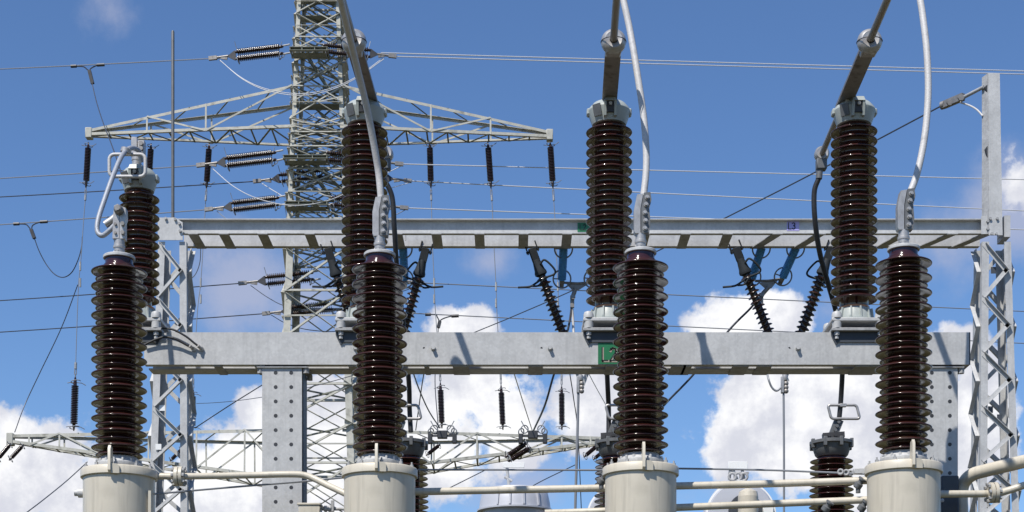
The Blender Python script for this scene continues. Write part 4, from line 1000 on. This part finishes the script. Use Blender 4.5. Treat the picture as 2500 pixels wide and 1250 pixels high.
ll = crossarm(-1,26,1062,1082,1064,1190,[0.16,0.33,0.5,0.66,0.82,0.93],'lower_crossarm',0.11,0,11)
lr = crossarm(1,1486,1068,1082,1064,1175,[0.16,0.33,0.5,0.66,0.82,0.93],'lower_crossarm',0.11,0,11)
# short brackets carrying the tension strings
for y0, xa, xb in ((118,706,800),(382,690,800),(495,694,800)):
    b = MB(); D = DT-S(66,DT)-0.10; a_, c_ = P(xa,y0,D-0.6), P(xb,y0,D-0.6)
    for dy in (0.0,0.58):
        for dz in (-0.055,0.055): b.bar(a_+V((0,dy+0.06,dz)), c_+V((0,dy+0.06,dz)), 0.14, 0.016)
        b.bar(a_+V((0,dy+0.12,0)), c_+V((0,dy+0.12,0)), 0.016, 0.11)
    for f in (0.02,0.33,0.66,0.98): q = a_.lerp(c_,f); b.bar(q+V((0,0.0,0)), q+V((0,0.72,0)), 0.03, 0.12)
    b.bar(a_+V((0.1,0.36,-0.085)), c_+V((-0.1,0.36,-0.085)), 0.40, 0.012)  # underside plate added to cast shade on the leg below
    b.build('string_bracket', pylon_shade, pyl)

# insulator strings of the pylon
def make_tension(label):
    t = thing('tension_string', label, 'insulator string', (0,0,0), 'tension insulator strings on the pylon')
    b = MB(); b.bar((0.0,0,0),(0.30,0,0),0.10,0.13); b.cyl((0.28,0,0),(0.72,0,0.01),0.045,10); b.bar((0.45,0,-0.02),(0.68,0,-0.08),0.06,0.08); b.build('dead_end_clamp', alud, t)
    b = MB(); b.prism([(0.72,-0.02,0.03),(0.95,-0.02,0.17),(1.0,-0.02,0.17),(1.0,-0.02,-0.17),(0.95,-0.02,-0.17),(0.72,-0.02,-0.03)],(0,0.04,0)); b.build('yoke_plate', steeldk, t)
    n = 22
    for s_ in (-1,1):
        zc = 0.122*s_
        pr = [(0.03,0.98),(0.05,1.0),(0.05,1.06)]
        for i in range(n):
            x_ = 1.10+i*0.0705; pr += [(0.055,x_-0.024),(0.112,x_-0.006),(0.112,x_+0.014),(0.055,x_+0.026)]
        pr += [(0.05,2.66),(0.05,2.72),(0.03,2.76)]
        MB().lathe(pr, (0,0,zc), (1,0,0), 14).build('insulator_sheds', porcd, t)
    b = MB()
    b.tube([(1.06,0,0.15),(1.03,0,0.30),(1.0,-0.05,0.48)],0.012,6); b.ring((1.08,0,-0.2),0.12,0.014,(1,0,0.3),14); b.tube([(2.66,0,0.15),(2.72,0,0.30)],0.012,6); b.ring((2.64,0,-0.2),0.13,0.014,(1,0,-0.4),14)
    b.tube([(2.6,0,-0.3),(2.75,0,-0.25),(2.85,0,-0.1)],0.014,6)
    build_parts(b,'arcing_horn', wireg, t)
    b = MB(); b.cyl((2.74,0,0.15),(3.0,0,0.17),0.03,8); b.cyl((2.74,0,-0.15),(3.0,0,-0.13),0.03,8); build_parts(b,'link', galvd, t)
    return t
TS = [(510,143,59.2,708,120,58.8,'tension string left of the pylon at the highest wire'),
      (480,404,59.2,692,379,58.8,'tension string left of the pylon at the second highest wire'),
      (618,443,60.6,812,421,60.6,'tension string left of the pylon just below the second wire, half behind the leg'),
      (500,512,59.2,698,489,58.8,'tension string left of the pylon just above the gantry beam'),
      (582,692,60.6,782,672,60.6,'tension string left of the pylon below the gantry beam, dark clamp'),
      (640,766,60.6,836,746,60.6,'lowest tension string left of the pylon, inside the lattice'),
      (968,138,59.2,772,116,58.8,'tension string right of the pylon carrying the highest pair of wires'),
      (985,401,59.2,778,379,58.8,'tension string right of the pylon behind the left post insulator'),
      (1005,442,60.6,815,422,60.6,'tension string right of the pylon under the second wire'),
      (997,508,59.2,790,489,58.8,'tension string right of the pylon just above the gantry beam'),
      (1036,691,60.6,840,672,60.6,'tension string right of the pylon below the gantry beam'),
      (1010,765,60.6,835,746,60.6,'lowest tension string right of the pylon')]
ts0 = make_tension('x')
def along(o, a, bpt, L):
    a, bpt = V(a), V(bpt); d = bpt-a; s_ = d.length/L
    q = d.to_track_quat('X','Z'); o.matrix_world = Matrix.LocRotScale(a, q, V((s_,s_,s_)))
for i, (x1,y1,d1,x2,y2,d2,lab) in enumerate(TS):
    o = ts0 if i == 0 else copy_tree(ts0)
    o['label'] = lab; along(o, P(x1,y1,d1), P(x2,y2,d2), 3.0)
def make_vertical(label):
    t = thing('vertical_string', label, 'insulator string', (0,0,0), 'upright insulator strings on the pylon arms')
    n = 22; pr = [(0.02,0.0),(0.03,-0.1),(0.05,-0.12),(0.05,-0.20)]
    for i in range(n):
        x_ = -0.24-i*0.056; pr += [(0.06,x_+0.02),(0.118,x_+0.002),(0.118,x_-0.016),(0.06,x_-0.024)]
    pr += [(0.055,-1.52),(0.05,-1.60),(0.02,-1.72)]
    MB().lathe(pr, seg=14).build('insulator_sheds', porcd, t)
    b = MB()
    for z in (-0.14,-1.54): b.ring((0.02,0,z+(0.03 if z>-1 else -0.03)),0.15,0.014,(0.2,0.1,1),14,0,4.6); b.tube([(0.05,0,z),(0.2,-0.05,z),(0.32,-0.1,z+0.06)],0.013,6); b.tube([(-0.05,0,z),(-0.15,0,z),(-0.25,0,z+0.02)],0.013,6)
    build_parts(b,'arcing_horn', wireg, t)
    b = MB(); b.cyl((0,0,-1.70),(0,0,-1.82),0.022,8); b.cyl((0.03,0,-1.80),(0.02,0,-2.0),0.016,8); b.cyl((-0.03,0,-1.80),(-0.02,0,-2.0),0.016,8); b.build('link', wireg, t)
    b = MB(); b.cyl((0,0,-1.98),(0,0,-2.18),0.042,10); b.build('wire_clamp', alu, t)
    return t
VS = [(216,347,208,489,'upright string at the left tip of the upper crossarm'),(369,350,360,492,'upright string hidden behind the rectangular ring of the left post insulator'),
      (511,350,502,490,'upright string hanging right of the lightning rod'),(1049,347,1053,489,'upright string hanging right of the left post insulator'),
      (1191,347,1201,490,'upright string in the middle of the right upper arm, pale wire at its foot'),(1343,345,1352,490,'upright string at the right tip of the upper crossarm')]
v1 = make_vertical('x')
for i, (x1,y1,x2,y2,lab) in enumerate(VS):
    o = v1 if i == 0 else copy_tree(v1)
    o['label'] = lab; d = 60.0; a, c_ = P(x1,y1,d), P(x2,y2,d); hang(o, a, c_); s_ = (c_-a).length/2.18; o.scale = (s_,s_,s_)
VB = [(180,1052,185,885,'upright string standing on the left end of the lower crossarm'),(471,1052,472,925,'upright string standing beside the left gantry column'),
      (1079,1046,1074,905,'upright string standing on the lower crossarm right of the second transformer'),(1228,1050,1222,912,'upright string standing on the lower crossarm below the cloud gap'),
      (1372,1050,1371,915,'upright string standing on the lower crossarm nearest the third transformer')]
for (x1,y1,x2,y2,lab) in VB:
    o = copy_tree(v1); o['label'] = lab; d = 60.0; a, c_ = P(x1,y1,d), P(x2,y2,d); hang(o, a, c_); s_ = (c_-a).length/2.18; o.scale = (s_,s_,s_)
# droppers between the arms
RW = 0.019
for pts, lab in (([(208,489),(204,540),(200,600),(196,650),(192,690),(189,760),(185,885)],'thin pale dropper below the left crossarm tip'),
                 ([(502,490),(497,580),(490,690),(482,760),(472,925)],'thin dropper passing right of the left gantry column'),
                 ([(1053,489),(1056,600),(1060,690),(1063,760),(1074,905)],'thin dropper left of the white puff of cloud'),
                 ([(1201,490),(1206,600),(1211,700),(1214,780),(1222,912)],'thin dropper right of the white puff of cloud'),
                 ([(1352,490),(1356,560),(1362,700),(1371,915)],'thin dropper left of the middle post insulator')):
    t = wire('dropper', [P(x_,y_,60.0) for x_, y_ in pts], RW*0.8, wireg, lab, 'wire', 'thin droppers between the crossarms')
    b = MB(); kx = [P(*pts[len(pts)//2],60.0), P(*pts[len(pts)//2+0],60.0)+V((0,0,-0.6))]
    for q in kx: b.cyl(q+V((0,0,-0.16)), q+V((0,0,0.16)), 0.035, 8)
    build_parts(b,'wire_joint', galvd, t)
# line wires
LW = [((0,168,63),(512,143,59.2),0.05,wireg,'highest line wire running left from the pylon'),
      ((0,435,63),(482,404,59.2),0.05,wireg,'second line wire running left, passing behind the rectangular ring'),
      ((0,480,64),(620,443,60.6),0.08,wired,'third line wire running left just below the second'),
      ((0,548,63),(502,512,59.2),0.05,wireg,'line wire running left at the height of the gantry beam'),
      ((0,733,64),(584,692,60.6),0.08,wired,'line wire running left below the gantry beam'),
      ((0,810,64),(642,766,60.6),0.08,wired,'lowest line wire running left'),
      ((2500,173,66),(930,129,59.3),0.02,wirem,'upper one of the highest pair of bright wires running right'),
      ((2500,181,66),(968,138,59.2),0.02,wirem,'lower one of the highest pair of bright wires running right'),
      ((2500,438,66),(960,400,59.2),0.02,wirem,'bright line wire running right across the middle post insulator height'),
      ((2500,514,67),(1005,442,60.6),0.05,wirem,'bright line wire running right just above the gantry beam'),
      ((2500,560,66),(997,508,59.2),0.05,wirem,'bright line wire running right that dips behind the gantry beam'),
      ((2500,760,67),(1036,691,60.6),0.02,wireg,'line wire running right below the gantry beam'),
      ((2500,838,67),(1010,765,60.6),0.02,wireg,'lowest line wire running right, dipping behind the lower beam')]
for a, c_, sg, m, lab in LW:
    A, C = P(*a), P(*c_); A = A+(A-C)*0.25
    sagwire('line_wire', A, C, sg*0.3, RW, m, lab, 'line wire', 'line wires of the pylon')
# jumpers round the pylon
for pts, lab, m in (([(535,146,59.2),(590,190,58.7),(650,217,58.4),(730,229,58.2),(800,218,58.3),(870,188,58.6),(935,142,59.2)],'pale jumper sagging under the highest strings',wirem),
                    ([(537,147,59.1),(592,193,58.5),(652,221,58.2),(730,233,58.0),(800,222,58.1),(868,192,58.4),(937,144,59.1)],'second pale jumper sagging just under the first',wirem),
                    ([(515,408,59.2),(570,455,58.7),(630,485,58.4),(705,501,58.2),(775,496,58.3),(840,474,58.6),(980,405,59.2)],'pale jumper sagging in front of the pylon above the gantry beam',wirem),
                    ([(640,448,60.6),(672,468,60.0),(712,488,59.5),(790,500,59.0),(880,480,59.6),(1000,446,60.6)],'short pale jumper starting at the third left wire',wirem),
                    ([(530,516,59.2),(570,548,58.8),(640,590,58.4),(720,606,58.2),(820,600,58.4),(990,512,59.2)],'jumper sagging behind the gantry beam',wireg),
                    ([(612,697,60.6),(655,727,60.0),(700,748,59.3),(780,760,58.9),(880,745,59.4),(1030,695,60.6)],'dark jumper sagging inside the pylon lattice',wired),
                    ([(662,769,60.6),(700,790,60.0),(760,806,59.3),(850,806,59.3),(1000,769,60.6)],'dark jumper sagging just above the lower beam',wired)):
    wire('jumper_wire', [P(*p) for p in pts], RW*0.72, m, lab, 'wire', 'jumpers round the pylon')
# T taps on the line wires and their leads
def tap(xa, ya, xb, yb, xc, yc, D, label, xe, ye, m=wired):
    t = thing('tap_clamp', label, 'clamp', P(xc,yc,D), 'tap clamps on the line wires')
    b = MB(); b.tube(spline([P(xa,ya,D),P((xa+xc)/2+6,ya+0.5,D),P(xc-6,ya+7,D),P(xc,yc,D)],6), RW*1.2, 6); b.tube(spline([P(xb,yb,D),P((xb+xc)/2,yb+2,D),P(xc+4,yb+9,D),P(xc+1,yc,D)],6), RW*1.2, 6); b.build('tap_leads', m, t)
    b = MB(); b.cyl(P(xa-2,ya,D),P(xa+12,ya-0.5,D),0.06,8); b.cyl(P(xb-18,yb+1,D),P(xb,yb,D),0.06,8); b.bar(P(xc,yc-2,D),P(xe,ye,D),0.12,0.14,(0,1,0)); build_parts(b,'clamp', steeldk, t)
tap(175,162,255,158,218,174,61.3,'tap clamp on the highest left wire',226,204)
tap(35,547,116,541,76,562,62,'tap clamp on the left wire at gantry height',84,582)
tap(1010+30,768,1120,771,1074,786,60.8,'tap clamp beside the white puff of cloud',1070,800)
px_cable('tap_lead', [(224,200,61.3),(236,250,60),(252,300,57),(272,352,50),(292,410,42),(306,470,34),(330,590,26),(345,700,21)], 0.017, wired, 'dark lead falling from the highest left wire behind the ring', 'wire', 6)
px_cable('tap_lead', [(84,582,62),(96,614,62),(114,647,62),(134,670,61.5),(155,677,61),(175,665,60.5),(190,636,60.2),(199,604,60.1),(201,578,60)], RW, wired, 'dark lead hanging in a loop left of the leftmost transformer', 'wire', 6)
px_cable('tap_lead', [(1070,800,60.8),(1068,850,60.6),(1062,930,60.3),(1070,1045,60)], RW, wired, 'dark lead falling below the tap by the white cloud', 'wire', 6)
px_cable('tap_lead', [(190,695,60),(150,800,60.5),(95,915,61),(60,990,61),(36,1055,60)], RW, wired, 'dark lead slanting down to the left tip of the lower crossarm', 'wire', 6)
px_cable('guy_wire', [(213,1128,59.5),(165,1172,57),(110,1217,54),(60,1255,52),(-20,1315,48)], RW, wired, 'dark wire falling to the lower left corner', 'wire', 6)
px_cable('guy_wire', [(640,940,58),(560,990,58.5),(476,1045,60)], RW, wired, 'dark wire slanting between the perforated column and the left gantry column', 'wire', 6)
px_cable('guy_wire', [(1007,905,45),(1025,955,50),(1048,1005,55),(1074,1045,60)], RW*1.2, wired, 'dark wire slanting to the crossarm right of the second transformer', 'wire', 6)
px_cable('guy_wire', [(1036,905,50),(1028,955,54),(1015,1050,60)], RW, wired, 'thin dark wire crossing right of the second transformer', 'wire', 6)
px_cable('guy_wire', [(1253,905,50),(1275,975,55),(1299,1050,60)], RW, wirem, 'bright wire slanting down right onto the lower crossarm', 'wire', 6)
px_cable('guy_wire', [(1390,905,50),(1400,970,52),(1411,1060,55),(1420,1260,60)], RW*0.9, wired, 'thin dark wire beside the grey dropper', 'wire', 6)
px_cable('guy_wire', [(1434,905,50),(1452,940,53),(1480,990,58)], RW*0.7, wirem, 'faint bright wire left of the third transformer', 'wire', 6)
px_cable('guy_wire', [(1404,1135,59),(1312,1180,57),(1240,1225,55)], RW*0.9, wired, 'dark wire slanting from the right arm towards the silver housing', 'wire', 6)
px_cable('guy_wire', [(490,605,60),(488,640,60),(478,668,60),(462,685,60)], RW*0.9, wired, 'short curved lead beside the left gantry column', 'wire', 6)
px_cable('guy_wire', [(1190,1145,59),(1130,1175,58),(1080,1200,57)], RW*0.9, wired, 'dark wire slanting above the long pipe', 'wire', 6)
# paired short insulators slung under the lower arm
def make_short(label):
    t = thing('short_insulator', label, 'insulator', (0,0,0), 'short insulators slung under the lower crossarm')
    pr = [(0.02,0),(0.05,-0.05),(0.05,-0.12)]
    for i in range(16): x_ = -0.15-0.04*i; pr += [(0.05,x_),(0.088,x_-0.01),(0.088,x_-0.022),(0.05,x_-0.03)]
    MB().lathe(pr+[(0.05,-0.80),(0.05,-0.88),(0.02,-0.95)], seg=14).build('insulator_sheds', porcd, t)
    for z in (-0.08,-0.86): MB().ring((0,0,z),0.16,0.014,(0.3,0,1),18).build('corona_ring', wireg, t)
    return t
sh0 = make_short('x')
for i, (x1,y1,x2,y2,lab) in enumerate(((27,1082,-8,1124,'short insulator below the left crossarm tip, outer one of the pair'),(58,1085,22,1124,'short insulator below the left crossarm tip, inner one of the pair'),
        (445,1095,415,1126,'short insulator inside the left gantry column'),(1288,1080,1225,1122,'upper short insulator lying along the right lower arm'),(1296,1092,1238,1128,'lower short insulator lying along the right lower arm'),
        (1462,1085,1425,1116,'short insulator left of the third transformer, upper one of the pair'),(1480,1096,1448,1122,'short insulator left of the third transformer, lower one of the pair'),(1075,1085,1040,1112,'short insulator beside the dark head behind the second tank'))):
    o = sh0 if i == 0 else copy_tree(sh0)
    o['label'] = lab; a, c_ = P(x1,y1,59.2), P(x2,y2,58.9); hang(o, a, c_); s_ = (c_-a).length/0.95; s_ = min(s_,1.1); o.scale = (s_,s_,s_)
# clusters of fittings on top of the lower arm
def make_cluster(label):
    t = thing('fitting_cluster', label, 'fittings', (0,0,0), 'clusters of rings on the lower crossarm')
    b = MB()
    for s_ in (-1,1):
        b.ring((s_*0.30,0,0.12),0.14,0.022,(0.4*s_,1,0.2),16); b.ring((s_*0.42,0.1,0.05),0.12,0.022,(0.8*s_,1,0.4),16); b.tube([(s_*0.1,0,0),(s_*0.3,0,0.2),(s_*0.42,0,0.42)],0.02,6)
    build_parts(b,'ring', wireg, t)
    b = MB(); b.box(-0.18,0.18,-0.1,0.1,-0.22,0.06,0.02); b.box(-0.52,-0.36,-0.1,0.1,-0.40,-0.05,0.02); b.box(0.36,0.52,-0.1,0.1,-0.40,-0.05,0.02); b.bar((-0.45,0,-0.12),(0.45,0,-0.12),0.08,0.06); b.build('bracket', steeldk, t)
    return t
cl = make_cluster('x')
for i, (x1,lab) in enumerate(((1080,'ring fittings on the lower crossarm under the first right string'),(1301,'ring fittings on the lower crossarm where two wires meet'))):
    o = cl if i == 0 else copy_tree(cl)
    o['label'] = lab; o.location = P(x1,1056,59.0)

for o in scene.objects:
    if o.parent is None and o.type in ('EMPTY','MESH') and 'kind' not in o and any(w_ in o.name for w_ in ('beam','column','mast')): o['kind'] = 'thing'
